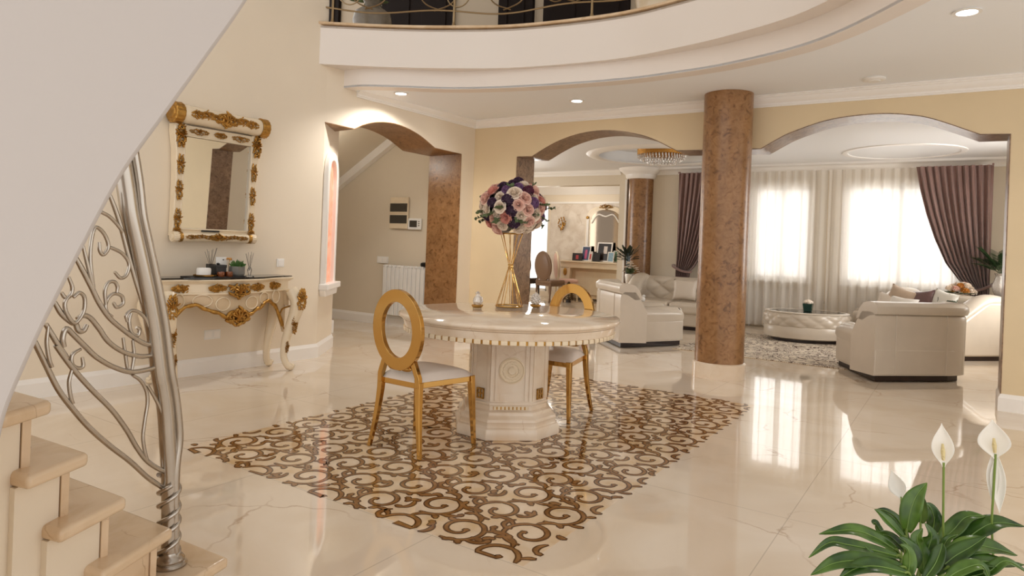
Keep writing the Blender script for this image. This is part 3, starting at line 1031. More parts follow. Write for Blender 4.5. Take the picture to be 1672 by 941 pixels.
# ---------------------------------------------------------------- gilded wall mirror (local x runs along the wall, -y faces the hall)
def wall_mirror():
    t = thing('wall_mirror', 'tall wall mirror in an ivory and gilded scroll frame above the console', 'mirror', (-5.59, 3.545, 1.17), pi / 2)
    tl = 0.035                                       # slight forward lean, metres at the top
    def ly(z):
        return -0.03 - tl * z
    # glass 0.63 wide, z 0.11 .. 0.91
    g0, g1 = 0.115, 0.905
    MB().add([(-0.325, ly(g0) - 0.012, g0), (0.325, ly(g0) - 0.012, g0), (0.325, ly(g1) - 0.012, g1), (-0.325, ly(g1) - 0.012, g1),
              (-0.325, ly(g0), g0), (0.325, ly(g0), g0), (0.325, ly(g1), g1), (-0.325, ly(g1), g1)],
             [(0, 1, 2, 3), (7, 6, 5, 4), (0, 4, 5, 1), (1, 5, 6, 2), (2, 6, 7, 3), (3, 7, 4, 0)]).build('mirror_glass', M['mirror'], t, smooth=0)
    MB().box(-0.36, -0.03, 0.06, 0.36, 0.0, 0.96).build('backing', M['ivory2'], t, smooth=0)
    # stiles: flat boards that flare at the head
    for s in (-1, 1):
        poly = [(0.318, 0.05), (0.392, 0.05), (0.388, 0.25), (0.386, 0.55), (0.396, 0.78), (0.418, 0.93), (0.418, 1.0), (0.318, 1.0)]
        mb = MB()
        pts = [(s * x, z) for x, z in poly]
        vs = [(x, ly(z) - 0.035, z) for x, z in pts] + [(x, 0.0, z) for x, z in pts]
        k = len(pts)
        fs = [tuple(range(k)), tuple(range(2 * k - 1, k - 1, -1))] + [(i, k + i, k + (i + 1) % k, (i + 1) % k) for i in range(k)]
        mb.add(vs, fs).build('frame_stile', M['ivory'], t, smooth=25, bevel=0.006)
        for j, zc in enumerate((0.20, 0.44, 0.66)):
            mo = MB()
            leafwork(mo, 0.075, 0.17, T3(s * 0.354, ly(zc) - 0.037, zc), 11 + j, 8, 0.012)
            mo.build('gilt_leaf', M['goldleaf'], t, smooth=60)
        mo = MB()
        leafwork(mo, 0.095, 0.20, T3(s * 0.366, ly(0.90) - 0.04, 0.90), 31, 10, 0.024)
        mo.build('gilt_bracket', M['goldleaf'], t, smooth=60)
        mo = MB()
        leafwork(mo, 0.06, 0.06, T3(s * 0.358, ly(0.09) - 0.042, 0.10), 33, 6, 0.012)
        mo.build('gilt_leaf', M['goldleaf'], t, smooth=60)
    MB().box(-0.335, ly(0.92) - 0.03, 0.905, 0.335, 0.0, 0.995).build('frame_rail', M['ivory'], t, smooth=0, bevel=0.006)
    MB().box(-0.335, ly(0.09) - 0.026, 0.07, 0.335, 0.0, 0.118).build('frame_rail', M['ivory'], t, smooth=0, bevel=0.006)
    for xx, ww in ((-0.2, 0.18), (0.0, 0.12), (0.2, 0.18)):
        mo = MB()
        leafwork(mo, ww, 0.06, T3(xx, ly(0.94) - 0.034, 0.95), int(50 + xx * 10), 7, 0.010)
        mo.build('gilt_rail_leaf', M['goldleaf'], t, smooth=60)
    # beads round the glass
    mo = MB()
    for a, b in (((-0.325, 0.112), (-0.325, 0.907)), ((0.325, 0.112), (0.325, 0.907)), ((-0.325, 0.112), (0.325, 0.112)), ((-0.325, 0.907), (0.325, 0.907))):
        mo.tube([(a[0], ly(a[1]) - 0.03, a[1]), (b[0], ly(b[1]) - 0.03, b[1])], 0.008, 8)
    mo.build('inner_bead', M['ivory'], t, smooth=60)
    # top and bottom rolls along x
    def roll(zc, yc, r, L, capr, capw, name, seed, gilt_face):
        Mx = Matrix.Translation((0, yc, zc)) @ Matrix.Rotation(pi / 2, 4, 'Y')
        MB().lathe([(r * 0.96, -L), (r, -L + 0.02), (r * 1.06, -L + 0.05), (r, -L + 0.075), (r * 0.97, -L * 0.4), (r * 1.0, 0), (r * 0.97, L * 0.4), (r, L - 0.075), (r * 1.06, L - 0.05), (r, L - 0.02), (r * 0.96, L)], 32, M=Mx).build(name, M['ivory'], t, smooth=50)
        for s in (-1, 1):
            Mc = Matrix.Translation((s * L, yc, zc)) @ Matrix.Rotation(s * pi / 2, 4, 'Y')
            cap = MB().lathe([(capr * 0.97, -0.01), (capr * 1.03, 0.005), (capr * 0.98, capw * 0.5), (capr * 1.02, capw), (capr * 0.9, capw + 0.008), (capr * 0.62, capw + 0.003), (capr * 0.55, capw + 0.012), (capr * 0.3, capw + 0.012), (0.001, capw + 0.016)], 96, M=Mc,
                             fn=lambda w, q, z: q * (1 + 0.025 * sin(16 * w)))
            cap.build('roll_end', M['goldleaf'] if gilt_face else M['ivory'], t, smooth=50)
            if not gilt_face:
                Mr = Matrix.Translation((s * (L - 0.012), yc, zc)) @ Matrix.Rotation(s * pi / 2, 4, 'Y')
                MB().lathe([(r * 1.0, -0.03), (r * 1.12, -0.024), (r * 1.14, 0), (r * 1.12, 0.018), (r, 0.02)], 28, cap=False, M=Mr, fn=lambda w, q, z: q * (1 + 0.04 * sin(12 * w))).build('gilt_collar', M['goldleaf'], t, smooth=50)
            mo = MB()
            for j in range(3):
                leafwork(mo, L * 0.34, r * 1.05, Matrix.Translation((s * L * (0.2 + 0.24 * j), yc - r * (0.94 - 0.06 * (j % 2)), zc + r * 0.15 * (j % 2))), seed + j, 7, 0.012)
            mo.build('gilt_roll_leaf', M['goldleaf'], t, smooth=60)
        mo = MB()
        leafwork(mo, L * 0.42, r * 1.75, Matrix.Translation((0, yc - r * 0.98, zc)), seed + 9, 10, 0.016)
        mo.build('gilt_center_leaf', M['goldleaf'], t, smooth=60)
    roll(1.083, -0.10, 0.078, 0.385, 0.088, 0.065, 'top_roll', 70, True)
    roll(0.046, -0.075, 0.040, 0.355, 0.046, 0.035, 'bottom_roll', 90, False)
    MB().box(-0.13, -0.075, 0.094, 0.04, -0.045, 0.110).build('dark_clip', M['black'], t, smooth=0, bevel=0.004)['label'] = 'small dark clip on the bottom rail'
wall_mirror()

# ---------------------------------------------------------------- gilded console table
def console():
    t = thing('console_table', 'ivory console table with gilded carving, cabriole legs and a black glass top', 'table', (-5.548, 3.58, 0), pi / 2)
    def front(x, d, hw):
        """serpentine front outline at half width hw"""
        u = x / hw
        return -d * (0.80 + 0.20 * cos(u * pi * 0.95) - 0.03 * cos(u * pi * 3))
    def outline(hw, d, n=28):
        pts = [(-hw, 0.0)]
        for i in range(n + 1):
            x = -hw + 2 * hw * i / n
            pts.append((x, front(x, d, hw)))
        pts.append((hw, 0.0))
        return pts
    MB().prism(outline(0.645, 0.375), 0.872, 0.880).build('glass_top', M['blackglass'], t, smooth=30)
    vs = []
    lv = [(0.655, 0.385, 0.866), (0.660, 0.39, 0.858), (0.650, 0.38, 0.846), (0.632, 0.365, 0.838), (0.625, 0.36, 0.828)]
    mb = MB()
    for hw, d, z in lv:
        vs += [(x, y, z) for x, y in outline(hw, d)]
    k = len(outline(0.6, 0.3))
    fs = [tuple(range(k)), tuple((len(lv) - 1) * k + j for j in range(k - 1, -1, -1))]
    for i in range(len(lv) - 1):
        for j in range(k):
            fs.append((i * k + j, i * k + k + j, i * k + k + (j + 1) % k, i * k + (j + 1) % k))
    mb.add(vs, fs)
    mb.build('tabletop', M['ivory'], t, smooth=40)
    MB().prism(outline(0.615, 0.35), 0.752, 0.830).build('frieze', M['ivory'], t, smooth=30)
    MB().prism(outline(0.628, 0.362), 0.738, 0.756).build('frieze_molding', M['ivory'], t, smooth=30, bevel=0.005)
    # apron: follows the front, scalloped lower edge
    def low(x):
        u = abs(x) / 0.58
        v = 0.555 + 0.10 * math.exp(-((u - 0.62) / 0.22) ** 2) - 0.045 * math.exp(-(u / 0.16) ** 2) + 0.02 * math.exp(-((u - 0.33) / 0.07) ** 2)
        if u > 0.78:
            v -= ((u - 0.78) / 0.22) ** 1.8 * 0.20
        return v
    n = 60
    vs, fs = [], []
    for i in range(n + 1):
        x = -0.585 + 1.17 * i / n
        yf = front(x, 0.345, 0.615)
        for q, z in ((0, 0.742), (0.006, (0.742 + low(x)) / 2), (0, low(x))):
            vs.append((x, yf - q * 2, z))
        vs += [(x, yf + 0.03, low(x)), (x, yf + 0.03, 0.742)]
    for i in range(n):
        for j in range(5):
            fs.append((i * 5 + j, i * 5 + (j + 1) % 5, i * 5 + 5 + (j + 1) % 5, i * 5 + 5 + j))
    MB().add(vs, fs).build('apron', M['ivory2'], t, smooth=50)
    for s in (-1, 1):
        MB().add([(s * 0.59, -0.27, 0.742), (s * 0.59, -0.01, 0.742), (s * 0.59, -0.01, 0.62), (s * 0.59, -0.14, 0.655), (s * 0.59, -0.27, 0.60),
                  (s * 0.56, -0.27, 0.742), (s * 0.56, -0.01, 0.742), (s * 0.56, -0.01, 0.62), (s * 0.56, -0.14, 0.655), (s * 0.56, -0.27, 0.60)],
                 [(0, 1, 2, 3, 4), (9, 8, 7, 6, 5)] + [(i, 5 + i, 5 + (i + 1) % 5, (i + 1) % 5) for i in range(5)]).build('side_apron', M['ivory2'], t, smooth=20)
    # gold lower edge and carved scrolls
    xs = [-0.565 + 1.13 * i / 70 for i in range(71)]
    MB().tube([(x, front(x, 0.345, 0.615) - 0.008, low(x) + 0.004 * sin(x * 70)) for x in xs], [0.013 + 0.006 * abs(sin(x * 38)) for x in xs], 8).build('gilt_edge', M['goldleaf'], t, smooth=60)
    mo = MB()
    leafwork(mo, 0.21, 0.17, T3(0, front(0, 0.345, 0.615) - 0.012, 0.54), 3, 11, 0.024)
    mo.build('gilt_shell', M['goldleaf'], t, smooth=60)
    mo = MB()
    leafwork(mo, 0.19, 0.13, T3(0, front(0, 0.362, 0.628) - 0.010, 0.765), 4, 10, 0.022)
    for s in (-1, 1):
        mo.tube([(s * 0.10, front(0.1, 0.35, 0.615) - 0.012, 0.815), (s * 0.05, front(0, 0.35, 0.6) - 0.018, 0.80), (s * 0.015, front(0, 0.35, 0.6) - 0.02, 0.75), (s * 0.005, front(0, 0.35, 0.6) - 0.02, 0.69)], [0.012, 0.016, 0.014, 0.008], 8)
    mo.build('gilt_cartouche', M['goldleaf'], t, smooth=60)
    for x, ww in ((-0.44, 0.20), (-0.19, 0.17), (0.19, 0.15), (0.43, 0.17)):
        mo = MB()
        yy = front(x, 0.35, 0.615)
        MB_ = T3(x, yy - 0.006, 0.792)
        leafwork(mo, ww, 0.075, MB_, int(x * 100) + 60, 9, 0.010)
        mo.ball((x, yy - 0.002, 0.792), ww * 0.5, 0.012, 0.026, 16, 6)
        mo.build('gilt_plaque', M['goldleaf'], t, smooth=60)
    # raised panel mouldings on the apron
    for s in (-1, 1):
        for cxx, w, h in ((0.14, 0.10, 0.055), (0.30, 0.11, 0.05), (0.47, 0.07, 0.06)):
            loop = []
            for i in range(24):
                a = 2 * pi * i / 24
                x = s * (cxx + w * cos(a) * 0.62)
                loop.append((x, front(x, 0.345, 0.615) - 0.012, 0.668 + h * sin(a) + (0.02 if cxx > 0.2 else -0.01)))
            MB().tube(loop, 0.006, 6, closed=True).build('apron_molding', M['ivory'], t, smooth=60)
    # cabriole legs
    def leg(s, front_leg):
        y0 = -0.30 if front_leg else -0.045
        dy = -1 if front_leg else 0.15
        pts = [(0.592, y0, 0.75), (0.612, y0 + 0.03 * dy, 0.70), (0.628, y0 + 0.055 * dy, 0.63), (0.612, y0 + 0.045 * dy, 0.53), (0.578, y0 + 0.02 * dy, 0.40), (0.548, y0 - 0.0 * dy, 0.27), (0.533, y0 + 0.0 * dy, 0.15), (0.540, y0 + 0.02 * dy, 0.08), (0.562, y0 + 0.05 * dy, 0.03)]
        pp = spline([(s * x, y, z) for x, y, z in pts], 5)
        k = len(pp)
        rr = [0.058, 0.066, 0.070, 0.060, 0.048, 0.038, 0.031, 0.031, 0.033]
        R = []
        for i in range(k):
            u = i / (k - 1) * 8
            a = min(int(u), 7)
            R.append(rr[a] + (rr[a + 1] - rr[a]) * (u - a))
        lg = MB().tube(pp, R, 12).build('leg', M['ivory'], t, smooth=60)
        f = pp[-1]
        mf = MB().ball((f.x + s * 0.012, f.y, 0.030), 0.036, 0.034, 0.030, 12, 8)
        mf.ball((f.x + s * 0.03, f.y - 0.01, 0.045), 0.018, 0.026, 0.018, 10, 6)
        mf.build('foot', M['ivory'], lg, smooth=60)
        if front_leg:
            for zz, w, h in ((0.665, 0.11, 0.19), (0.43, 0.06, 0.18), (0.22, 0.034, 0.11)):
                mo = MB()
                j = min(range(k), key=lambda i: abs(pp[i].z - zz))
                leafwork(mo, w, h, Matrix.Translation((pp[j].x, pp[j].y - R[j] * 0.92, zz)), int(zz * 100), 7, 0.016)
                leafwork(mo, w, h, Matrix.Translation((pp[j].x + s * R[j] * 0.9, pp[j].y, zz)) @ Matrix.Rotation(s * pi / 2, 4, 'Z'), int(zz * 90), 7, 0.016)
                mo.build('gilt_knee', M['goldleaf'], lg, smooth=60)
    for s in (-1, 1):
        leg(s, True)
        leg(s, False)
    for s in (-1, 1):
        mb = MB()
        pts = spline([(s * 0.60, -0.29, 0.60), (s * 0.545, front(0.545, 0.345, 0.615) - 0.012, 0.56), (s * 0.535, front(0.53, 0.345, 0.615) - 0.012, 0.46), (s * 0.545, -0.30, 0.36)], 6)
        mb.tube(pts, [0.010 - 0.005 * i / (len(pts) - 1) for i in range(len(pts))], 6)
        mb.build('gilt_bracket', M['goldleaf'], t, smooth=60)
M['blackglass'] = mat('black_glass', (0.012, 0.011, 0.010), 0.03, spec=0.7)
console()

ZT_ = 0.8805
# things on the console
t = thing('tray', 'thin long black tray lying on the console', 'tray', (-5.30, 3.42, ZT_), pi / 2)
MB().prism([(-0.235, -0.07), (0.235, -0.07), (0.25, -0.055), (0.25, 0.09), (-0.25, 0.09), (-0.25, -0.055)], 0, 0.006).build('tray_base', M['black'], t, smooth=0)
MB().sweep([(0, 0), (0.006, 0), (0.006, 0.011), (0, 0.011)], [(-0.25, -0.055, 0), (-0.235, -0.07, 0), (0.235, -0.07, 0), (0.25, -0.055, 0), (0.25, 0.09, 0), (-0.25, 0.09, 0)], closed=True, side=1).build('tray_rim', M['black'], t)
zt = ZT_ + 0.0065
o = MB().lathe([(0, 0.0), (0.070, 0.0), (0.088, 0.008), (0.092, 0.018), (0.086, 0.019), (0.07, 0.010), (0, 0.008)], 36, fn=lambda w, r, z: r * (1 + 0.05 * sin(9 * w)) if r > 0.05 else r).build('dish', M['goldleaf'], None, loc=(-5.30, 3.325, zt))
tag(o, 'wavy gold dish under the white candle bowl on the console', 'dish')
t = thing('candle', 'white round candle bowl standing in the gold dish', 'candle', (-5.30, 3.312, zt + 0.009))
MB().lathe([(0.0, 0), (0.050, 0), (0.056, 0.006), (0.058, 0.05), (0.054, 0.064), (0.047, 0.066), (0.046, 0.058), (0, 0.055)], 32).build('bowl', M['whitepl'], t)
MB().tube([(0, 0, 0.054), (0.002, 0, 0.068)], 0.0015, 6).build('wick', M['black'], t)
t = thing('storage_box', 'black lidded box with tied top on the console tray', 'box', (-5.315, 3.452, zt), radians(4))
MB().box(-0.045, -0.05, 0, 0.045, 0.05, 0.085).build('box_body', M['black'], t, smooth=0, bevel=0.003)
MB().box(-0.048, -0.053, 0.075, 0.048, 0.053, 0.10).build('lid', M['black'], t, smooth=0, bevel=0.003)
MB().lathe([(0.012, 0.10), (0.016, 0.108), (0.010, 0.116), (0.0001, 0.118)], 12).build('lid_knob', M['black'], t)
M['amber'] = mat('amber_glass', srgb(120, 62, 26), 0.08, spec=0.8, coat=0.5)
for x, y, lab in ((-5.245, 3.435, 'small amber glass jar left, in front of the black box'), (-5.245, 3.512, 'small amber glass jar right, in front of the white card')):
    t = thing('candle_jar', lab, 'jar', (x, y, zt), 0, 'amber jars on the console')
    MB().lathe([(0, 0), (0.028, 0), (0.031, 0.004), (0.031, 0.040), (0.027, 0.044), (0.026, 0.036), (0, 0.034)], 24).build('glass_body', M['amber'], t)
    MB().lathe([(0, 0.034), (0.025, 0.034), (0, 0.0345)], 20).build('wax', M['ivory2'], t)
t = thing('greeting_card', 'white upright card with a small dark mark behind the jars', 'card', (-5.375, 3.525, zt), radians(86))
MB().box(-0.048, -0.003, 0, 0.048, 0.003, 0.165, Matrix.Rotation(radians(-5), 4, 'X')).build('card_face', M['whitepl'], t, smooth=0)
MB().box(0.012, -0.0045, 0.135, 0.024, -0.003, 0.145, Matrix.Rotation(radians(-5), 4, 'X')).build('printed_mark', M['black'], t, smooth=0)
M['greyc'] = mat('grey_concrete', srgb(122, 120, 114), 0.7, var=0.15, scale=20)
M['leafs'] = mat('succulent_green', srgb(74, 112, 52), 0.5, var=0.3, scale=30)
M['soil'] = mat('soil', srgb(52, 38, 28), 0.9)
t = thing('potted_succulent', 'green succulent in a grey faceted concrete pot on the console', 'plant', (-5.285, 3.615, zt), radians(20))
mb = MB().lathe([(0.0, 0), (0.052, 0.0), (0.066, 0.018), (0.066, 0.085), (0.062, 0.088), (0.058, 0.078), (0, 0.076)], 8)
mb.build('pot', M['greyc'], t, smooth=15)
rnd = random.Random(2)
mb = MB()
for i in range(46):
    a, e = rnd.uniform(0, 6.28), rnd.uniform(0.25, 1.3)
    L = rnd.uniform(0.045, 0.075)
    d = Vector((cos(a) * cos(e), sin(a) * cos(e), sin(e)))
    b = Vector((cos(a) * 0.02, sin(a) * 0.02, 0.078))
    mb.tube([b, b + d * L * 0.4, b + d * L * 0.75, b + d * L], [0.004, 0.009, 0.007, 0.001], 5)
mb.build('leaves', M['leafs'], t, smooth=60)
M['orangef'] = mat('orange_petals', srgb(214, 150, 72), 0.6, var=0.2, scale=40)
t = thing('dried_flower', 'small orange artificial flower standing behind the grey pot', 'flower', (-5.36, 3.585, ZT_))
MB().tube([(0, 0, 0), (0.0, -0.004, 0.08), (0, 0.004, 0.15)], 0.003, 6).build('stem', M['goldleaf'], t)
mb = MB()
for i in range(9):
    a = i * 2.4
    mb.ball((0.014 * cos(a), 0.014 * sin(a), 0.15 + 0.004 * (i % 3)), 0.011, 0.011, 0.008, 8, 6)
mb.build('petals', M['orangef'], t, smooth=60)

def diffuser(x, y, z, lab, hb, dark, seed):
    t = thing('reed_diffuser', lab, 'diffuser', (x, y, z), 0, 'reed diffusers on the console')
    if dark:
        MB().box(-0.03, -0.03, 0, 0.03, 0.03, hb).build('bottle', M['blackglass'], t, smooth=0, bevel=0.004)
    else:
        MB().lathe([(0.0, 0), (0.040, 0), (0.040, 0.006), (0.012, 0.014), (0.014, 0.03), (0.020, 0.06), (0.014, hb - 0.01), (0.010, hb)], 20).build('bottle', M['glass'], t)
    rr = random.Random(seed)
    mb = MB()
    for i in range(7):
        a = i * 0.9
        s = rr.uniform(0.03, 0.06)
        mb.tube([(0, 0, hb * 0.6), (s * cos(a) * 0.5, s * sin(a) * 1.0, hb + rr.uniform(0.10, 0.14))], 0.0013, 5)
    mb.build('reeds', M['darkw'], t)
diffuser(-5.41, 3.445, ZT_, 'dark reed diffuser standing behind the black box', 0.11, True, 5)
diffuser(-5.30, 3.752, ZT_, 'small clear glass reed diffuser at the right end of the console', 0.085, False, 8)
o = MB().lathe([(0.0, 0), (0.055, 0), (0.062, 0.006), (0.055, 0.007), (0, 0.005)], 28).build('coaster', M['goldleaf'], None, loc=(-5.33, 3.715, ZT_))
o.location = (-5.40, 3.68, ZT_)
tag(o, 'flat gold coaster lying behind the grey succulent pot', 'coaster')

# switch and sockets on the mirror wall
def plate(name, lab, cat, x, y, z, w, h, rz, slots, group=None):
    t = thing(name, lab, cat, (x, y, z), rz, group)
    MB().box(-w / 2, -0.009, -h / 2, w / 2, 0.0, h / 2).build('cover_plate', M['whitepl'], t, smooth=0, bevel=0.002)
    n = slots
    for i in range(n):
        cx = -w / 2 + w * (i + 0.5) / n
        q = min(w / n, h) * 0.36
        MB().box(cx - q, -0.012, -q, cx + q, -0.008, q).build('rocker', M['trimw'], t, smooth=0, bevel=0.0015)
plate('light_switch', 'white light switch on the wall right of the console', 'switch', -5.587, 4.295, 0.99, 0.085, 0.08, pi / 2, 1)
plate('wall_socket', 'white double socket low on the wall under the console', 'socket', -5.595, 3.60, 0.345, 0.155, 0.085, pi / 2, 2)

# ---------------------------------------------------------------- vase stand, flower ball, crystal ornaments on the table
TZ = 0.7855
VX, VY = -2.845, 4.275
t = thing('flower_stand', 'gold wire hourglass vase stand on the marble table', 'vase', (VX, VY, TZ))
def wring(r, z, th):
    return MB().tube([(r * cos(2 * pi * i / 40), r * sin(2 * pi * i / 40), z) for i in range(40)], th, 8, closed=True)
wring(0.102, 0.006, 0.006).build('base_ring', M['gold'], t)
wring(0.016, 0.296, 0.006).build('waist_ring', M['gold'], t)
wring(0.016, 0.318, 0.006).build('waist_ring', M['gold'], t)
wring(0.085, 0.555, 0.005).build('top_ring', M['gold'], t)
for i in range(9):
    a = 2 * pi * i / 9
    c, s = cos(a), sin(a)
    a2 = a + 0.5
    MB().tube([(0.102 * c, 0.102 * s, 0.006), (0.016 * cos(a2), 0.016 * sin(a2), 0.296), (0.016 * cos(a2), 0.016 * sin(a2), 0.318), (0.085 * cos(a2 + 0.5), 0.085 * sin(a2 + 0.5), 0.555)], 0.0026, 6).build('wire', M['gold'], t)

FL = {'blush': srgb(246, 206, 190), 'cream': srgb(250, 234, 216), 'pink': srgb(236, 168, 152), 'mauve': srgb(132, 92, 136), 'plum': srgb(70, 36, 68), 'wine': srgb(104, 36, 66)}
for k_, c_ in FL.items():
    M['fl_' + k_] = mat(k_ + '_petals', c_, 0.6, var=0.18, scale=25, sheen=0.2)
M['leafg'] = mat('eucalyptus_green', srgb(82, 98, 58), 0.55, var=0.3, scale=20)
M['leafd'] = mat('dark_foliage', srgb(40, 50, 30), 0.6, var=0.3, scale=20)

def rose_mesh(seed):
    """open rose facing +z, radius about 1: cupped petals in whorls"""
    rr = random.Random(seed)
    mb = MB()
    for ring_, (n, rad, hgt, tilt, w) in enumerate(((3, 0.16, 0.62, 0.05, 0.30), (4, 0.32, 0.62, 0.18, 0.42), (5, 0.52, 0.52, 0.45, 0.55), (6, 0.74, 0.36, 0.85, 0.62), (7, 0.92, 0.12, 1.25, 0.62))):
        for i in range(n):
            a = 2 * pi * i / n + ring_ * 0.7 + rr.uniform(-0.1, 0.1)
            def pt(u, v, a=a, rad=rad, hgt=hgt, tilt=tilt, w=w):
                s = (u - 0.5) * 2
                ww = w * (0.45 + 0.75 * sin(pi * (0.15 + 0.6 * v)))
                lx = s * ww
                out = rad * (0.35 + 0.65 * v) - 0.18 * s * s * (1 - 0.3 * tilt) + 0.10 * tilt * v ** 3
                z = -0.25 + (hgt + 0.25) * v - 0.12 * tilt * v ** 3 - 0.08 * s * s * v
                return (out * cos(a) - lx * sin(a), out * sin(a) + lx * cos(a), z)
            mb.grid(pt, 5, 5)
    mb.ball((0, 0, 0.2), 0.16, 0.16, 0.4, 8, 6)
    mb.lathe([(0.05, -0.45), (0.5, -0.3), (0.75, -0.1)], 10)
    return mb
def carnation_mesh(seed):
    rr = random.Random(seed)
    mb = MB()
    for i in range(46):
        z = 1 - (i + 0.5) / 46 * 1.25
        a = i * 2.39996
        r = sqrt(max(0, 1 - z * z))
        d = Vector((r * cos(a), r * sin(a), z))
        c = d * 0.62
        R_ = d.to_track_quat('Z', 'Y').to_matrix()
        tw = rr.uniform(0, 6.28)
        def pt(u, v, c=c, R_=R_, tw=tw):
            s = (u - 0.5) * 2
            q = Vector((s * 0.24 * (0.4 + v), 0.09 * sin(5 * s + tw) * v, 0.42 * v - 0.05 * s * s))
            q = Matrix.Rotation(tw, 3, 'Z') @ q
            return tuple(c + R_ @ q)
        mb.grid(pt, 5, 3)
    mb.ball((0, 0, 0), 0.66, 0.66, 0.66, 10, 8)
    return mb
def flower_ball():
    t = thing('flower_arrangement', 'round bouquet of blush roses and purple blooms on the gold stand', 'flowers', (VX, VY, TZ + 0.75))
    rr = random.Random(11)
    MB().ball((0, 0, -0.01), 0.20, 0.20, 0.155, 20, 12).build('foliage_core', M['leafd'], t, smooth=60)
    protos = {}
    kinds = ['blush', 'plum', 'cream', 'mauve', 'pink', 'blush', 'plum', 'cream', 'wine', 'blush', 'cream', 'plum']
    N = 96
    for i in range(N):
        z = 1 - 2 * (i + 0.5) / N
        if z < -0.90:
            continue
        a = i * 2.39996 + 0.4
        r = sqrt(1 - z * z)
        d = Vector((r * cos(a), r * sin(a), z))
        k_ = kinds[(i * 5 + rr.randrange(3)) % len(kinds)]
        ros = k_ in ('blush', 'cream', 'pink')
        key = (k_, i % 2)
        sc = rr.uniform(0.042, 0.057) if ros else rr.uniform(0.037, 0.047)
        if key not in protos:
            mbx = rose_mesh(i) if ros else carnation_mesh(i)
            o = mbx.build('rose' if ros else 'carnation', M['fl_' + k_], t, smooth=70)
            protos[key] = o
        else:
            o = protos[key].copy()
            C.objects.link(o)
            o.parent = t
        j = rr.uniform(-0.02, 0.02)
        o.location = (d.x * (0.226 + j), d.y * (0.226 + j), d.z * (0.178 + j))
        dd = (d + Vector((rr.uniform(-.25, .25), rr.uniform(-.25, .25), rr.uniform(-.25, .25)))).normalized()
        o.rotation_euler = dd.to_track_quat('Z', 'Y').to_euler()
        o.scale = (sc, sc, sc)
    # sprigs of leaves reaching out
    for i in range(24):
        a = i * 2.39996
        z = rr.uniform(-0.75, 0.85)
        r = sqrt(1 - z * z)
        d = Vector((r * cos(a), r * sin(a), z * 0.7))
        mb = MB()
        p0 = Vector((d.x * 0.19, d.y * 0.19, d.z * 0.19))
        L = rr.uniform(0.07, 0.13)
        droop = Vector((0, 0, rr.uniform(-0.05, 0.03)))
        p1 = p0 + d * L + droop
        mb.tube([p0, (p0 + p1) / 2 - droop * 0.2, p1], 0.0018, 5)
        for q in range(9):
            tt = 0.30 + 0.70 * q / 8
            c = p0.lerp(p1, tt)
            side = d.cross(Vector((0, 0, 1))).normalized() * (1 if q % 2 else -1)
            ax = (side + d * 0.5 + Vector((0, 0, rr.uniform(-.4, .6)))).normalized()
            R_ = ax.to_track_quat('X', 'Z').to_matrix().to_4x4() @ Matrix.Rotation(rr.uniform(0.5, 2.6), 4, 'X')
            mb.ball(c + ax * 0.016, 0.019, 0.0115, 0.0022, 8, 4, R_)
        mb.build('leaf_sprig', M['leafg'], t, smooth=60)
flower_ball()

def ornament(x, y, lab, kind):
    t = thing('table_ornament', lab, 'ornament', (x, y, TZ), 0, 'crystal ornaments on the marble table')
    MB().lathe([(0.0, 0), (0.030, 0), (0.040, 0.012), (0.041, 0.022), (0.034, 0.024), (0, 0.020)], 24, fn=lambda w, r, z: r * (1 + 0.06 * sin(10 * w)) if r > 0.02 else r).build('gold_cup', M['gold'], t)
    mb = MB()
    if kind:
        for i in range(60):
            z = 1 - 2 * (i + 0.5) / 60
            a = i * 2.39996
            r = sqrt(1 - z * z)
            mb.ball((0.033 * r * cos(a), 0.033 * r * sin(a), 0.058 + 0.044 * z), 0.0085, 0.0085, 0.0085, 7, 5)
        mb.ball((0, 0, 0.058), 0.031, 0.031, 0.042, 12, 8)
        mb.ball((0, 0, 0.108), 0.006, 0.006, 0.011, 8, 6)
    else:
        mb.lathe([(0.0, 0.020), (0.028, 0.024), (0.036, 0.045), (0.030, 0.068), (0.017, 0.088), (0.015, 0.098), (0.019, 0.106), (0.010, 0.114), (0.0001, 0.122)], 14)
        mb.tube([(0.03, 0, 0.03), (0.045, 0, 0.05), (0.04, 0, 0.075), (0.02, 0, 0.085)], 0.005, 8)
    mb.build('crystal_body', M['crystal'], t, smooth=20)
ornament(-2.945, 4.005, 'crystal pear-shaped ornament with gold foot, left of the flower stand', 0)
ornament(-2.70, 4.42, 'beaded crystal pine cone ornament with gold foot, right of the flower stand', 1)

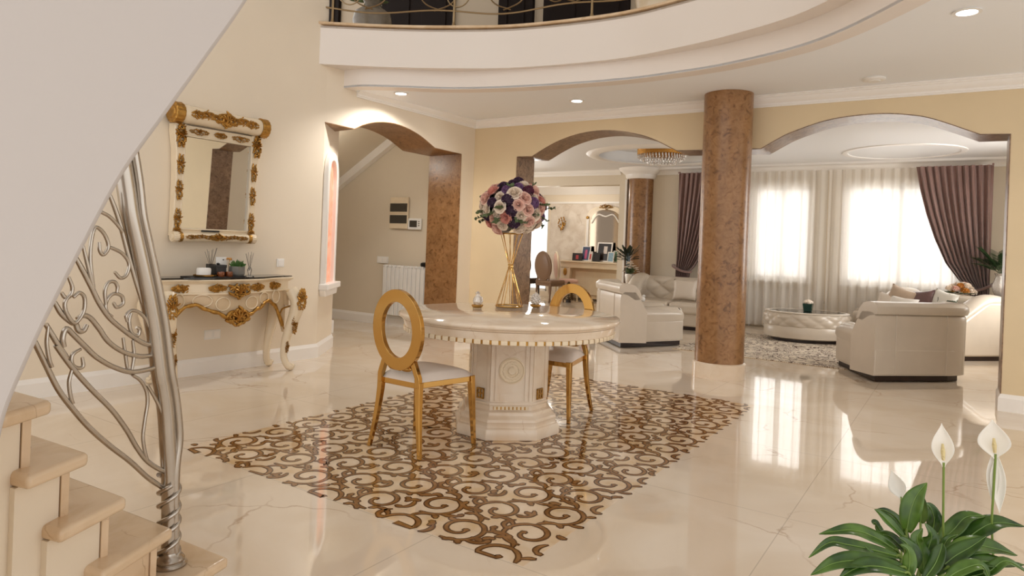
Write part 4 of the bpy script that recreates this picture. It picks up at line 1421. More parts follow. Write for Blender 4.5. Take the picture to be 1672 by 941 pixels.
# ---------------------------------------------------------------- winding stair in the left foreground
TIP = [(-2.03, 1.40), (-2.03, 1.20), (-1.965, 1.02), (-1.925, 0.895), (-1.885, 0.785), (-1.83, 0.69), (-1.76, 0.60)]
END = [(-1.93, 1.06), (-1.905, 0.93), (-1.865, 0.805), (-1.84, 0.72), (-1.815, 0.655), (-1.75, 0.58), (-1.70, 0.50)]
RISE = 0.165
st = thing('staircase', 'winding stair with brown cream marble treads in the left foreground', 'stairs', (0, 0, 0))
for k in range(7):
    z = RISE * (k + 1)
    a, b = TIP[k], END[k]
    wv = 1.25
    poly = [a, (a[0] - wv, a[1] - 0.09), (b[0] - wv * 1.1, b[1] - 0.30), b]
    MB().prism(poly, z - 0.036, z).build('tread', M['stairm'], st, smooth=30, bevel=0.012, seg=3)
    ia = (a[0] - 0.035, a[1] - 0.055)
    ib = (b[0] - 0.045, b[1] - 0.01)
    # plastered side and core under the tread
    core = [ia, (ia[0] - wv + 0.05, ia[1] - 0.09), (ib[0] - wv, ib[1] - 0.30), ib]
    MB().prism(core, 0.0, z - 0.037).build('stringer' if k else 'plinth', M['cream'] if k > 1 else M['stairm'], st, smooth=0)
    # marble riser board
    MB().prism([(ia[0] + 0.004, ia[1] + 0.003), (ia[0] + 0.004, ia[1] + 0.022), (ia[0] - wv, ia[1] - 0.068), (ia[0] - wv, ia[1] - 0.09)], max(0.0, z - RISE), z - 0.037).build('riser', M['stairm'], st, smooth=0)

rebase(st, (-2.4, 0.95, 0))

# wrought steel railing: (distance along the rail plane, height) of every bar
RAIL = [
    [(0.273, 1.358), (0.251, 1.314), (0.228, 1.258), (0.208, 1.201), (0.189, 1.15), (0.169, 1.098), (0.139, 1.023), (0.112, 0.93), (0.095, 0.853), (0.077, 0.789), (0.068, 0.888), (0.056, 0.743), (0.04, 0.5)],
    [(0.31, 1.31), (0.294, 1.304), (0.274, 1.295), (0.249, 1.275), (0.227, 1.251)],
    [(0.308, 1.221), (0.305, 1.197), (0.293, 1.185), (0.278, 1.204), (0.283, 1.228), (0.3, 1.252), (0.323, 1.262), (0.333, 1.227), (0.335, 1.18), (0.329, 1.132), (0.32, 1.091)],
    [(0.274, 1.208), (0.25, 1.201), (0.22, 1.186), (0.198, 1.158), (0.205, 1.125), (0.225, 1.115), (0.247, 1.134)],
    [(0.375, 1.177), (0.352, 1.14), (0.323, 1.091), (0.299, 1.049), (0.265, 1.004), (0.223, 0.968), (0.17, 0.93), (0.125, 0.906), (0.097, 0.906), (0.081, 0.927)],
    [(0.358, 1.21), (0.345, 1.167), (0.332, 1.126), (0.32, 1.091)],
    [(0.247, 1.044), (0.234, 1.029), (0.214, 1.039), (0.219, 1.061), (0.244, 1.07), (0.264, 1.06), (0.273, 1.037), (0.266, 1.015), (0.249, 1.003)],
    [(0.24, 1.073), (0.239, 1.091), (0.25, 1.105), (0.27, 1.103), (0.28, 1.079), (0.275, 1.04)],
    [(0.203, 0.984), (0.208, 1.003), (0.191, 1.016), (0.165, 1.01), (0.137, 0.986), (0.117, 0.946)],
    [(0.163, 0.962), (0.151, 0.954), (0.157, 0.936), (0.18, 0.949), (0.19, 0.983), (0.184, 1.008)],
    [(0.394, 1.124), (0.382, 1.094), (0.388, 1.072), (0.402, 1.069), (0.413, 1.083)],
    [(0.392, 1.075), (0.405, 1.056), (0.401, 1.03), (0.378, 0.998), (0.361, 1.006), (0.347, 1.032), (0.348, 1.066), (0.364, 1.08), (0.381, 1.068)],
    [(0.429, 1.058), (0.407, 1.024), (0.378, 0.999), (0.365, 0.993), (0.356, 0.974), (0.341, 0.971), (0.33, 0.987)],
    [(0.364, 1.007), (0.346, 1.015), (0.324, 1.006), (0.295, 0.973), (0.262, 0.931), (0.211, 0.895), (0.15, 0.872), (0.095, 0.868)],
    [(0.402, 0.935), (0.408, 0.959), (0.399, 0.984), (0.377, 0.965), (0.339, 0.927), (0.3, 0.89), (0.243, 0.854), (0.183, 0.83), (0.121, 0.827), (0.084, 0.828), (0.055, 0.81), (0.033, 0.779), (0.016, 0.735)],
    [(0.341, 0.897), (0.337, 0.872), (0.351, 0.868), (0.37, 0.881), (0.371, 0.908), (0.346, 0.921)],
    [(0.454, 1.002), (0.425, 0.954), (0.388, 0.897), (0.423, 0.942), (0.374, 0.874), (0.31, 0.8), (0.242, 0.728), (0.188, 0.656), (0.149, 0.593), (0.109, 0.54), (0.059, 0.498), (0.008, 0.466), (-0.023, 0.444)],
    [(0.45, 0.996), (0.452, 0.951), (0.443, 0.905), (0.434, 0.885)],
    [(0.478, 0.951), (0.478, 0.955), (0.446, 0.892), (0.408, 0.819), (0.362, 0.755), (0.305, 0.686), (0.237, 0.618), (0.165, 0.552), (0.097, 0.482), (0.036, 0.43), (-0.011, 0.394), (-0.026, 0.373)],
    [(0.374, 0.867), (0.381, 0.834), (0.374, 0.792), (0.366, 0.773)],
    [(0.177, 0.819), (0.149, 0.799), (0.125, 0.764), (0.118, 0.724), (0.125, 0.672), (0.13, 0.619), (0.12, 0.57), (0.11, 0.544)],
    [(0.209, 0.936), (0.198, 0.883), (0.187, 0.836), (0.168, 0.818)],
    [(0.178, 0.925), (0.171, 0.879), (0.178, 0.827)],
    [(0.121, 0.779), (0.085, 0.725), (0.058, 0.672), (0.039, 0.595), (0.021, 0.526), (-0.003, 0.471), (-0.022, 0.452)],
]
MAIN = [(-0.001, 0.163), (0.005, 0.314), (0.012, 0.458), (0.027, 0.58), (0.039, 0.676), (0.056, 0.755), (0.07, 0.806), (0.098, 0.946), (0.124, 1.044), (0.153, 1.141), (0.18, 1.227), (0.205, 1.309), (0.231, 1.4)]

RP, RD = Vector((-2.13, 1.25, 0)), Vector((0.25, -0.9, 0)).normalized()
def rp(q, off=0.0):
    return Vector((RP.x + RD.x * q[0] + RD.y * -off, RP.y + RD.y * q[0] + RD.x * off, q[1]))
rl = thing('stair_railing', 'brushed steel stair railing with scrolled bars and a sweeping handrail', 'railing', (RP.x, RP.y, RISE))
RO = Vector((RP.x, RP.y, RISE))
def loc(path):
    return [p - RO for p in path]
main = spline([rp(q) for q in MAIN[:-1]] + [rp((0.225, 1.40)), rp((0.29, 1.66)), rp((0.37, 1.95))], 5)
MB().tube(loc(main), 0.0265, 20).build('handrail', M['steel'], rl, smooth=60)
sec = spline([rp((q[0] - 0.028 if i > 2 else q[0] - 0.004, q[1]), 0.02) for i, q in enumerate(MAIN[:-1]) if i != 1] + [rp((0.20, 1.43), 0.02), rp((0.27, 1.7), 0.02)], 5)
MB().tube(loc(sec), 0.012, 12).build('handrail_side_bar', M['steel'], rl, smooth=60)
MB().lathe([(0.052, 0.0), (0.054, 0.006), (0.048, 0.012), (0.044, 0.014), (0.046, 0.022), (0.040, 0.03), (0.033, 0.034), (0.028, 0.045)], 28, c=(0, 0, 0)).build('foot_collar', M['steel'], rl)
for i, c in enumerate(RAIL):
    w = 0.0076 if i in (4, 12, 13, 14, 16, 18) else 0.0055
    if i == 0:
        w = 0.0068
    pts = spline([rp(q, 0.004 * ((i % 3) - 1)) for q in c], 5)
    k = len(pts)
    R = [w * (0.82 + 0.18 * min(1, j / 4, (k - 1 - j) / 4)) for j in range(k)]
    MB().tube(loc(pts), R, 8).build('scroll_bar', M['steel'], rl, smooth=60)
for s_, z0, z1, tn in ((0.4, 0.20, 0.47, 2.6), (pi + 0.4, 0.20, 0.44, 2.4)):
    pts = []
    for j in range(80):
        t = j / 79
        z = z0 + (z1 - z0) * t
        a = s_ + t * tn * 2 * pi
        c0 = rp((0.004 + 0.012 * (z - 0.165) / 0.3, z))
        pts.append(c0 + Vector((cos(a), sin(a), 0)) * 0.0305)
    MB().tube(loc(pts), 0.0075, 8).build('twisted_bar', M['steel'], rl, smooth=60)

# plastered flank of the upper flight, close to the camera
edge = [(1.04, 2.12), (0.93, 1.93), (0.826, 1.728), (0.731, 1.57), (0.664, 1.461), (0.599, 1.354), (0.549, 1.247), (0.51, 1.157), (0.486, 1.10), (0.463, 1.04), (0.443, 0.982), (0.434, 0.938), (0.428, 0.88), (0.428, 0.81), (0.437, 0.74), (0.44, 0.66), (0.40, 0.55), (0.30, 0.40), (0.10, 0.30)]
eS = [tuple(v)[:2] for v in spline([(y, z, 0) for y, z in edge], 5)]
poly = eS + [(-0.8, 0.30), (-0.8, 3.0), (1.5, 3.0)]
MX = Matrix(((0, 0, 1, -1.2), (1, 0, 0, 0), (0, 1, 0, 0), (0, 0, 0, 1)))     # (y, z, x)
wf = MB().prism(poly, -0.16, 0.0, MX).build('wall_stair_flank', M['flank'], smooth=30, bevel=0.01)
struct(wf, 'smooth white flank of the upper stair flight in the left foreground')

# ---------------------------------------------------------------- salon: leather seating, ottoman, rug
def rug_mat():
    m, nt, b = newmat('patterned_rug')
    N, L = nt.nodes, nt.links
    tc = N.new('ShaderNodeTexCoord')
    n1 = N.new('ShaderNodeTexNoise')
    n1.inputs['Scale'].default_value, n1.inputs['Detail'].default_value, n1.inputs['Distortion'].default_value = 4.5, 2, 2.4
    L.new(tc.outputs['Object'], n1.inputs['Vector'])
    r = N.new('ShaderNodeValToRGB')
    r.color_ramp.interpolation = 'CONSTANT'
    e = r.color_ramp.elements
    e[0].position, e[0].color = 0.0, (*srgb(222, 210, 192), 1)
    e[1].position, e[1].color = 0.47, (*srgb(74, 48, 30), 1)
    k = e.new(0.535); k.color = (*srgb(226, 214, 198), 1)
    k = e.new(0.60); k.color = (*srgb(108, 76, 50), 1)
    k = e.new(0.64); k.color = (*srgb(222, 210, 192), 1)
    L.new(n1.outputs['Fac'], r.inputs[0])
    L.new(r.outputs[0], b.inputs['Base Color'])
    b.inputs['Roughness'].default_value = 0.95
    return m
M['rug'] = rug_mat()
t = thing('area_rug', 'cream rug with brown scrolling pattern under the oval ottoman', 'rug', (-1.9, 9.9, 0))
MB().box(-1.15, -1.50, 0.0004, 0.90, 1.0, 0.010).build('rug_pile', M['rug'], t, smooth=0, bevel=0.004)
mb = MB()
for i in range(90):
    x = -1.14 + 2.03 * i / 89
    mb.box(x - 0.006, -1.53, 0.001, x + 0.006, -1.50, 0.005)
mb.build('fringe', M['ivory2'], t, smooth=0)

def bezel(pts, n=6):
    return [tuple(v)[:2] for v in spline([(x, y, 0) for x, y in pts], n)]

def armchair(name, label, loc, rz, mx):
    """wedge armchair: corner at the origin, back along +x (mirrored by mx), seat toward +y"""
    t = thing(name, label, 'armchair', (loc[0], loc[1], 0.011), rz, 'cream leather armchairs')
    def mm(p):
        return (p[0] * mx,) + tuple(p[1:])
    F, G = (0.285, 0.985), (1.04, 1.03)
    foot = [(0, 0), (0.92, 0.0), (1.08, 0.035), (1.18, 0.14), (1.205, 0.35), (1.10, 0.98), G, (0.66, 1.06), F]
    cen = Vector((0.6, 0.52))
    def fx(k):
        pts = [((x - cen.x) * k + cen.x, (y - cen.y) * k + cen.y) for x, y in foot]
        pts = [(x * mx, y) for x, y in pts]
        return pts if mx > 0 else pts[::-1]
    MB().prism(fx(0.93), 0.0, 0.062).build('plinth', M['darkw'], t, smooth=0)
    MB().prism(fx(1.0), 0.060, 0.33).build('base', M['leather'], t, smooth=30, bevel=0.02, seg=3)
    # seat cushion
    seat = [(0.30, 0.30), (1.0, 0.26), (0.98, 1.05), (0.66, 1.09), (0.46, 1.03)]
    seat = [(x * mx, y) for x, y in seat]
    MB().prism(seat if mx > 0 else seat[::-1], 0.325, 0.455).build('seat_cushion', M['leather'], t, smooth=40, bevel=0.05, seg=4)
    # arms: rounded sweeps
    aprof = [(0.004, 0.06), (0.0, 0.34), (-0.025, 0.40), (-0.015, 0.45), (0.04, 0.485), (0.13, 0.492), (0.21, 0.475), (0.245, 0.44), (0.24, 0.36), (0.235, 0.06)]
    for path in ([(0.03, 0.10), F], [(1.18, 0.25), (1.07, 1.0)]):
        (ax, ay), (bx, by) = path
        left = path[1] == F
        P = [Vector((ax, ay, 0)).lerp(Vector((bx, by, 0)), k) for k in (0, 0.2, 0.4, 0.6, 0.8, 0.92, 0.98, 1.0)]
        sc = [1, 1, 1, 1, 1, 0.985, 0.95, 0.90]
        vs, fs = [], []
        d = (P[-1] - P[0]).normalized()
        n = Vector((d.y, -d.x, 0)) if left else Vector((-d.y, d.x, 0))
        m_ = len(aprof)
        for p, k in zip(P, sc):
            for (o, z) in aprof:
                oo = 0.12 + (o - 0.12) * k
                zz = 0.06 + (z - 0.06) * (k if z > 0.3 else 1)
                v = p + n * oo
                vs.append((v.x * mx, v.y, zz))
        for i in range(len(P) - 1):
            for j in range(m_):
                fs.append((i * m_ + j, i * m_ + (j + 1) % m_, (i + 1) * m_ + (j + 1) % m_, (i + 1) * m_ + j))
        fs += [tuple(range(m_)), tuple((len(P) - 1) * m_ + j for j in range(m_ - 1, -1, -1))]
        MB().add(vs, fs).build('armrest', M['leather'], t, smooth=50)
        # soft folded pad on top of the arm
        pad = [P[1] + n * 0.11, P[3] + n * 0.115, P[5] + n * 0.115, P[7] + n * 0.11 - d * 0.05]
        MB().tube([(v.x * mx, v.y, 0.445) for v in spline(pad, 6)], [0.075 + 0.03 * sin(pi * i / 18) for i in range(19)], 14, flat=0.62).build('arm_pad', M['leather'], t, smooth=60)
    # back shell and overhanging roll
    bp = bezel([(0.0, 0.0), (0.35, 0.0), (0.75, 0.0), (0.92, 0.0), (1.08, 0.035), (1.19, 0.14), (1.225, 0.34)], 5)
    bprof = [(0.006, 0.06), (0.0, 0.62), (0.006, 0.665), (0.05, 0.70), (0.20, 0.70), (0.30, 0.56), (0.36, 0.44), (0.36, 0.06)]
    P = [(x * mx, y, 0) for x, y in bp]
    MB().sweep(bprof, P, side=-1 * mx).build('back_shell', M['leather'], t, smooth=45, bevel=0.012)
    rprof = [(-0.012, 0.685), (-0.022, 0.72), (-0.018, 0.765), (0.02, 0.80), (0.10, 0.808), (0.19, 0.785), (0.25, 0.72), (0.29, 0.62), (0.20, 0.60), (0.10, 0.66)]
    MB().sweep(rprof, P, side=-1 * mx).build('head_roll', M['leather'], t, smooth=60, bevel=0.015, seg=3)
    for x in (0.24, 0.84):
        MB().tube([(x * mx, -0.002, 0.07), (x * mx, -0.003, 0.35), (x * mx, -0.002, 0.68)], 0.004, 6).build('seam', M['leather'], t)
    return t
armchair('armchair', 'cream leather armchair with its wide back to the camera, nearest the right pillar', (-0.70, 7.74), radians(44.2), 1)
armchair('armchair', 'cream leather armchair left of the brown column, seen over the round table', (-3.55, 7.86), radians(-46), -1)

def tuftgrid(L, z0, z1, y0, y1, th, nx, nz, cols, rows, wrap=0.0):
    def h(u, v):
        p, q = u * cols, v * rows
        return (abs(sin(pi * (p + q) / 1.0)) * abs(sin(pi * (p - q) / 1.0))) ** 0.45
    def pt(u, v):
        x = -L / 2 + L * u
        z = z0 + (z1 - z0) * v
        y = y0 + (y1 - y0) * v - th * h(u * 0.5, v * 0.5)
        e = max(0, (v - 0.78) / 0.22)
        y += 0.09 * e * e
        return (x, y, z)
    return pt

def sofa(label, loc, rz, L, D, H, seats, tuft, arms=(True, True)):
    t = thing('sofa', label, 'sofa', (loc[0], loc[1], 0.001), rz, 'cream leather sofas')
    MB().box(-L / 2 + 0.03, -D / 2 + 0.05, 0, L / 2 - 0.03, D / 2 - 0.03, 0.06).build('plinth', M['darkw'], t, smooth=0)
    MB().box(-L / 2 + 0.01, -D / 2 + 0.02, 0.055, L / 2 - 0.01, D / 2, 0.27).build('base', M['leather'], t, smooth=0, bevel=0.03, seg=3)
    aw = 0.26
    x0 = -L / 2 + (aw if arms[0] else 0)
    x1 = L / 2 - (aw if arms[1] else 0)
    w = (x1 - x0) / seats
    for i in range(seats):
        a, b = x0 + w * i + 0.008, x0 + w * (i + 1) - 0.008
        MB().box(a, -D / 2 - 0.03, 0.25, b, D / 2 - 0.25, 0.43).build('seat_cushion', M['leather'], t, smooth=0, bevel=0.055, seg=4)
    MB().box(-L / 2 + 0.02, D / 2 - 0.22, 0.25, L / 2 - 0.02, D / 2, H - 0.06).build('back_shell', M['leather'], t, smooth=0, bevel=0.03, seg=3)
    if tuft:
        pt = tuftgrid(x1 - x0 + 0.3, 0.40, H, D / 2 - 0.30, D / 2 - 0.20, 0.06, 90, 36, 8, 3.2)
        xc = (x0 + x1) / 2
        mb = MB().grid(lambda u, v: (pt(u, v)[0] + xc,) + pt(u, v)[1:], 90, 30)
        LL = x1 - x0 + 0.3
        mb.grid(lambda u, v: (xc - LL / 2 + LL * u, pt(u, 1.0)[1] + (D / 2 - pt(u, 1.0)[1]) * v, H + 0.02 * sin(pi * v) - 0.05 * v), 90, 6)
        mb.build('tufted_back', M['leather'], t, smooth=70)
    else:
        MB().box(x0 - 0.02, D / 2 - 0.36, 0.38, x1 + 0.02, D / 2 - 0.02, H).build('back_cushion', M['leather'], t, smooth=0, bevel=0.09, seg=4)
    for k, s in enumerate((-1, 1)):
        if not arms[k]:
            continue
        # side panel with slanting front, roll on top
        poly = [(-D / 2 + 0.0, 0.055), (D / 2, 0.055), (D / 2, H - 0.05), (D / 2 - 0.30, H - 0.05), (-D / 2 + 0.30, 0.50), (-D / 2, 0.47)]
        MX_ = Matrix(((0, 0, 1, s * (L / 2) - (aw if s > 0 else 0)), (1, 0, 0, 0), (0, 1, 0, 0), (0, 0, 0, 1)))
        MB().prism(poly, 0, aw, MX_).build('armrest', M['leather'], t, smooth=20, bevel=0.03, seg=3)
        xc = s * (L / 2 - aw / 2)
        MB().tube(spline([(xc, -D / 2 + 0.02, 0.46), (xc, -D / 2 + 0.28, 0.50), (xc, D / 2 - 0.32, H - 0.06), (xc, D / 2 - 0.02, H - 0.04)], 6), [0.10, 0.115, 0.12, 0.12, 0.12, 0.12, 0.125, 0.125, 0.125, 0.13, 0.13, 0.13, 0.135, 0.135, 0.135, 0.135, 0.13, 0.125, 0.11], 14, flat=0.6).build('arm_roll', M['leather'], t, smooth=60)
    return t
sofa('tufted cream leather sofa against the far wall, left of the brown column', (-3.95, 11.02), radians(5), 1.75, 1.10, 0.80, 2, True, (True, True))
sofa('cream leather sofa under the right drape, behind the right armchair', (-0.40, 10.98), radians(-43.8), 1.62, 0.98, 0.80, 2, False, (True, True))

def cushion(label, loc, w, h, d, rot, m, group='scatter cushions on the sofas'):
    mb = MB()
    def f(u, v, s):
        a, b = 2 * u - 1, 2 * v - 1
        e = sqrt(max(0, (1 - a * a) * (1 - b * b)))
        pin = 1 - 0.10 * (1 - abs(a)) * b * b - 0.0
        pin2 = 1 - 0.10 * (1 - abs(b)) * a * a
        return (a * w / 2 * pin2, s * d / 2 * e ** 0.7, b * h / 2 * pin)
    mb.grid(lambda u, v: f(u, v, -1), 15, 15)
    mb.grid(lambda u, v: f(u, v, 1), 15, 15)
    o = mb.build('cushion', m, None, smooth=70, loc=loc, rot=rot)
    tag(o, label, 'cushion', group)
    return o
M['cushc'] = mat('quilted_cream', srgb(212, 200, 186), 0.45, bump=0.35, bscale=26)
M['cushb'] = mat('beige_satin', srgb(190, 168, 146), 0.4, var=0.12, scale=10)
M['cushm'] = mat('mauve_satin', srgb(112, 84, 82), 0.4, var=0.15, scale=30)
M['cushw'] = mat('white_cotton', srgb(228, 222, 214), 0.6)
def leafprint():
    m, nt, b = newmat('leaf_print')
    N, L = nt.nodes, nt.links
    tc = N.new('ShaderNodeTexCoord')
    v = N.new('ShaderNodeTexNoise')
    v.inputs['Scale'].default_value, v.inputs['Distortion'].default_value = 9, 1.5
    L.new(tc.outputs['Object'], v.inputs['Vector'])
    r = N.new('ShaderNodeValToRGB')
    r.color_ramp.interpolation = 'CONSTANT'
    r.color_ramp.elements[0].color = (*srgb(222, 218, 208), 1)
    r.color_ramp.elements[1].position, r.color_ramp.elements[1].color = 0.58, (*srgb(70, 78, 58), 1)
    L.new(v.outputs['Fac'], r.inputs[0])
    L.new(r.outputs[0], b.inputs['Base Color'])
    b.inputs['Roughness'].default_value = 0.6
    return m
M['cushp'] = leafprint()
cushion('cream quilted cushion leaning on the tufted sofa', (-3.79, 10.93, 0.61), 0.40, 0.36, 0.16, (radians(-16), 0, radians(6)), M['cushc'])
cushion('beige satin cushion on the right sofa, second from its left end', (-0.70, 11.02, 0.665), 0.42, 0.40, 0.15, (radians(-14), radians(16), radians(-30)), M['cushb'])
cushion('mauve cushion on the right sofa between beige and leaf-print cushions', (-0.43, 10.90, 0.665), 0.36, 0.36, 0.14, (radians(-14), radians(-8), radians(-36)), M['cushm'])
cushion('white cushion lying in front of the mauve one on the right sofa', (-0.66, 10.68, 0.60), 0.40, 0.30, 0.14, (radians(-24), radians(4), radians(-30)), M['cushw'])
cushion('white cushion with dark leaf print at the right of the sofa', (-0.19, 10.76, 0.67), 0.38, 0.38, 0.14, (radians(-14), radians(10), radians(-44)), M['cushp'])
cushion('small pale cushion at the left end of the right sofa', (-0.86, 11.05, 0.60), 0.34, 0.32, 0.13, (radians(-16), radians(12), radians(-24)), M['cushc'])

# oval tufted ottoman with glass top
t = thing('ottoman', 'oval tufted cream leather ottoman table with dark glass top', 'table', (-1.87, 10.72, 0.011), radians(24))
SX, SY = 0.60, 0.44
MB().lathe([(0.0, 0), (0.80, 0.0), (0.80, 0.05), (0.0, 0.05)], 48, sx=SX, sy=SY).build('plinth', M['darkw'], t)
MB().lathe([(0.90, 0.045), (0.97, 0.06), (0.985, 0.12), (0.985, 0.20), (0.96, 0.222), (0.9, 0.224)], 64, sx=SX, sy=SY).build('base', M['leather'], t, smooth=50)
def ott(u, v):
    a = 2 * pi * u
    p, q = u * 30, v * 2.6
    hh = (abs(sin(pi * (p + q) / 2)) * abs(sin(pi * (p - q) / 2))) ** 0.45
    prof = 0.965 + 0.05 * sin(pi * v) ** 0.5
    r = prof - 0.05 * (1 - hh)
    return (SX * r * cos(a), SY * r * sin(a), 0.215 + 0.195 * v)
mb = MB().grid(ott, 144, 17, wu=True)
mb.build('tufted_side', M['leather'], t, smooth=70)
MB().lathe([(0.965, 0.408), (0.975, 0.418), (0.955, 0.428), (0.88, 0.430), (0.87, 0.418)], 64, sx=SX, sy=SY, cap=False).build('top_rim', M['leather'], t, smooth=60)
MB().lathe([(0.0, 0.418), (0.872, 0.418), (0.872, 0.426), (0.0, 0.426)], 64, sx=SX, sy=SY).build('glass_top', M['tabglass'] if 'tabglass' in M else M['blackglass'], t, smooth=30)
t = thing('flower_pot', 'small dark green square pot of white roses on the oval ottoman', 'plant', (-1.86, 10.74, 0.4375))
M['greenp'] = mat('dark_green_glaze', srgb(34, 66, 54), 0.2)
MB().taper((-0.05, -0.05, 0.05, 0.05, 0.0), (-0.066, -0.066, 0.066, 0.066, 0.115)).build('pot', M['greenp'], t, smooth=0, bevel=0.006)
mb = MB()
for i in range(12):
    a = i * 2.4
    r = 0.055 * sqrt(i / 12)
    mb.ball((r * cos(a), r * sin(a), 0.125 + 0.03 * (1 - i / 12)), 0.028, 0.028, 0.024, 8, 6)
mb.build('white_blooms', M['fl_cream'], t, smooth=60)

# side table with bird between armchair and sofa
t = thing('side_table', 'small round black-topped side table behind the left armchair', 'table', (-3.66, 9.55, 0))
MB().lathe([(0.0, 0.355), (0.19, 0.355), (0.20, 0.362), (0.19, 0.37), (0, 0.37)], 36).build('tabletop', M['blackglass'], t)
MB().lathe([(0.185, 0.33), (0.205, 0.34), (0.205, 0.36), (0.185, 0.356)], 36, cap=False).build('rim', M['leather'], t)
MB().lathe([(0.14, 0), (0.14, 0.015), (0.03, 0.03), (0.025, 0.2), (0.04, 0.33), (0.10, 0.356)], 24).build('pedestal', M['darkw'], t)
t = thing('bird_figurine', 'white bird figurine on a black foot behind the left armchair', 'ornament', (-3.99, 9.62, 0))
MB().box(-0.09, -0.09, 0, 0.09, 0.09, 0.44).build('plinth_block', M['darkw'], t, smooth=0, bevel=0.01)
mb = MB().ball((0, 0, 0.505), 0.045, 0.032, 0.045, 12, 8).ball((0.02, 0, 0.556), 0.022, 0.020, 0.022, 10, 6)
mb.tube([(-0.03, 0, 0.50), (-0.07, 0, 0.475), (-0.095, 0, 0.46)], [0.025, 0.016, 0.004], 8).tube([(0.036, 0, 0.556), (0.052, 0, 0.552)], [0.007, 0.001], 6).tube([(0.0, 0, 0.44), (0, 0, 0.47)], 0.02, 8)
mb.build('bird', M['whitepl'], t, smooth=60)

# far left: round dark table with silver vase, orchids and a green plant in front of the half column
t = thing('corner_table', 'dark corner table between the half column and the tufted sofa', 'table', (-5.08, 11.58, 0))
MB().lathe([(0.0, 0.44), (0.17, 0.44), (0.18, 0.46), (0.17, 0.475), (0, 0.475)], 32).build('tabletop', M['darkw'], t)
MB().lathe([(0.13, 0), (0.13, 0.02), (0.04, 0.05), (0.05, 0.25), (0.03, 0.40), (0.10, 0.442)], 20).build('pedestal', M['darkw'], t)
M['silverm'] = mat('silver_mosaic', srgb(206, 200, 192), 0.25, 0.7, bump=0.9, bscale=70)
t = thing('vase', 'silver mosaic vase of white orchids on the dark corner table', 'vase', (-5.0, 11.43, 0.4755))
MB().lathe([(0.0, 0), (0.055, 0), (0.045, 0.03), (0.05, 0.08), (0.085, 0.20), (0.10, 0.30), (0.092, 0.33), (0.08, 0.32), (0, 0.28)], 24).build('vase_body', M['silverm'], t)
rnd = random.Random(21)
mb = MB()
mg = MB()
for i in range(26):
    a = rnd.uniform(0, 6.28)
    r = rnd.uniform(0.02, 0.17)
    p = Vector((r * cos(a), r * sin(a), 0.50 - r * 0.9 + rnd.uniform(-0.04, 0.08)))
    for q in range(5):
        w = 2 * pi * q / 5
        mb.ball(p + Vector((cos(w), sin(w), 0.2)) * 0.016, 0.017, 0.017, 0.006, 7, 4)
    mg.tube([(0, 0, 0.30), (p.x * 0.6, p.y * 0.6, 0.44), p], 0.003, 5)
for i in range(18):
    a = rnd.uniform(0, 6.28)
    d = Vector((cos(a), sin(a), rnd.uniform(0.2, 1.2))).normalized()
    p = Vector((0, 0, 0.32)) + d * 0.10
    mg.ball(p, 0.06, 0.02, 0.006, 8, 4, d.to_track_quat('X', 'Z').to_matrix().to_4x4())
mb.build('white_orchids', M['fl_cream'], t, smooth=60)
mg.build('foliage', M['leafg'], t, smooth=60)
t = thing('dark_plant', 'dark green plant with a tall blue-grey candle vase before the half column', 'plant', (-5.15, 11.66, 0.4755))
MB().lathe([(0.0, 0), (0.04, 0), (0.045, 0.4), (0.03, 0.45), (0.035, 0.5)], 16).build('stem_vase', M['darkw'], t)
MB().lathe([(0.0, 0.48), (0.035, 0.48), (0.04, 0.72), (0.035, 0.78), (0, 0.78)], 16).build('tall_candle', mat('blue_grey_glass', srgb(70, 86, 92), 0.2), t)
mb = MB()
for i in range(34):
    a = rnd.uniform(0, 6.28)
    d = Vector((cos(a), sin(a), rnd.uniform(-0.1, 1.6))).normalized()
    L_ = rnd.uniform(0.14, 0.27)
    p = Vector((0, 0, 0.60)) + d * L_
    mb.ball(p, 0.075, 0.028, 0.006, 8, 4, d.to_track_quat('X', 'Z').to_matrix().to_4x4())
    mb.tube([(0, 0, 0.56), p], 0.003, 4)
mb.build('foliage', M['leafd'], t, smooth=60)

# ---------------------------------------------------------------- curtains
def sheer_mat():
    m, nt, b = newmat('sheer_voile')
    N, L = nt.nodes, nt.links
    tr = N.new('ShaderNodeBsdfTransparent')
    tl = N.new('ShaderNodeBsdfTranslucent')
    tl.inputs[0].default_value = (0.93, 0.90, 0.86, 1)
    df = N.new('ShaderNodeBsdfDiffuse')
    df.inputs[0].default_value = (0.90, 0.865, 0.81, 1)
    m1 = N.new('ShaderNodeMixShader')
    m1.inputs[0].default_value = 0.45
    L.new(tl.outputs[0], m1.inputs[1])
    L.new(df.outputs[0], m1.inputs[2])
    m2 = N.new('ShaderNodeMixShader')
    # seen edge-on the weave closes up
    lw = N.new('ShaderNodeLayerWeight')
    lw.inputs[0].default_value = 0.35
    mr = N.new('ShaderNodeMapRange')
    mr.inputs[3].default_value, mr.inputs[4].default_value = 0.80, 0.99
    L.new(lw.outputs['Facing'], mr.inputs[0])
    L.new(mr.outputs[0], m2.inputs[0])
    L.new(tr.outputs[0], m2.inputs[1])
    L.new(m1.outputs[0], m2.inputs[2])
    L.new(m2.outputs[0], N['Material Output'].inputs[0])
    return m
M['sheer'] = sheer_mat()
def sheer(label, x0, x1, ph):
    def pt(u, v):
        x = x0 + (x1 - x0) * u
        w = 0.030 * sin(x * 46 + ph) + 0.016 * sin(x * 23.7 + 1.3 * ph) + 0.008 * sin(x * 91)
        return (x + 0.008 * sin(x * 33 + v), 12.055 + w * (0.55 + 0.45 * (1 - v)), 0.04 + 2.635 * v)
    o = MB().grid(pt, 260, 10).build('sheer_curtain', M['sheer'], None, smooth=80)
    tag(o, label, 'curtain', 'white sheer curtains')
sheer('white sheer curtain over the left salon window', -3.95, -1.86, 0.4)
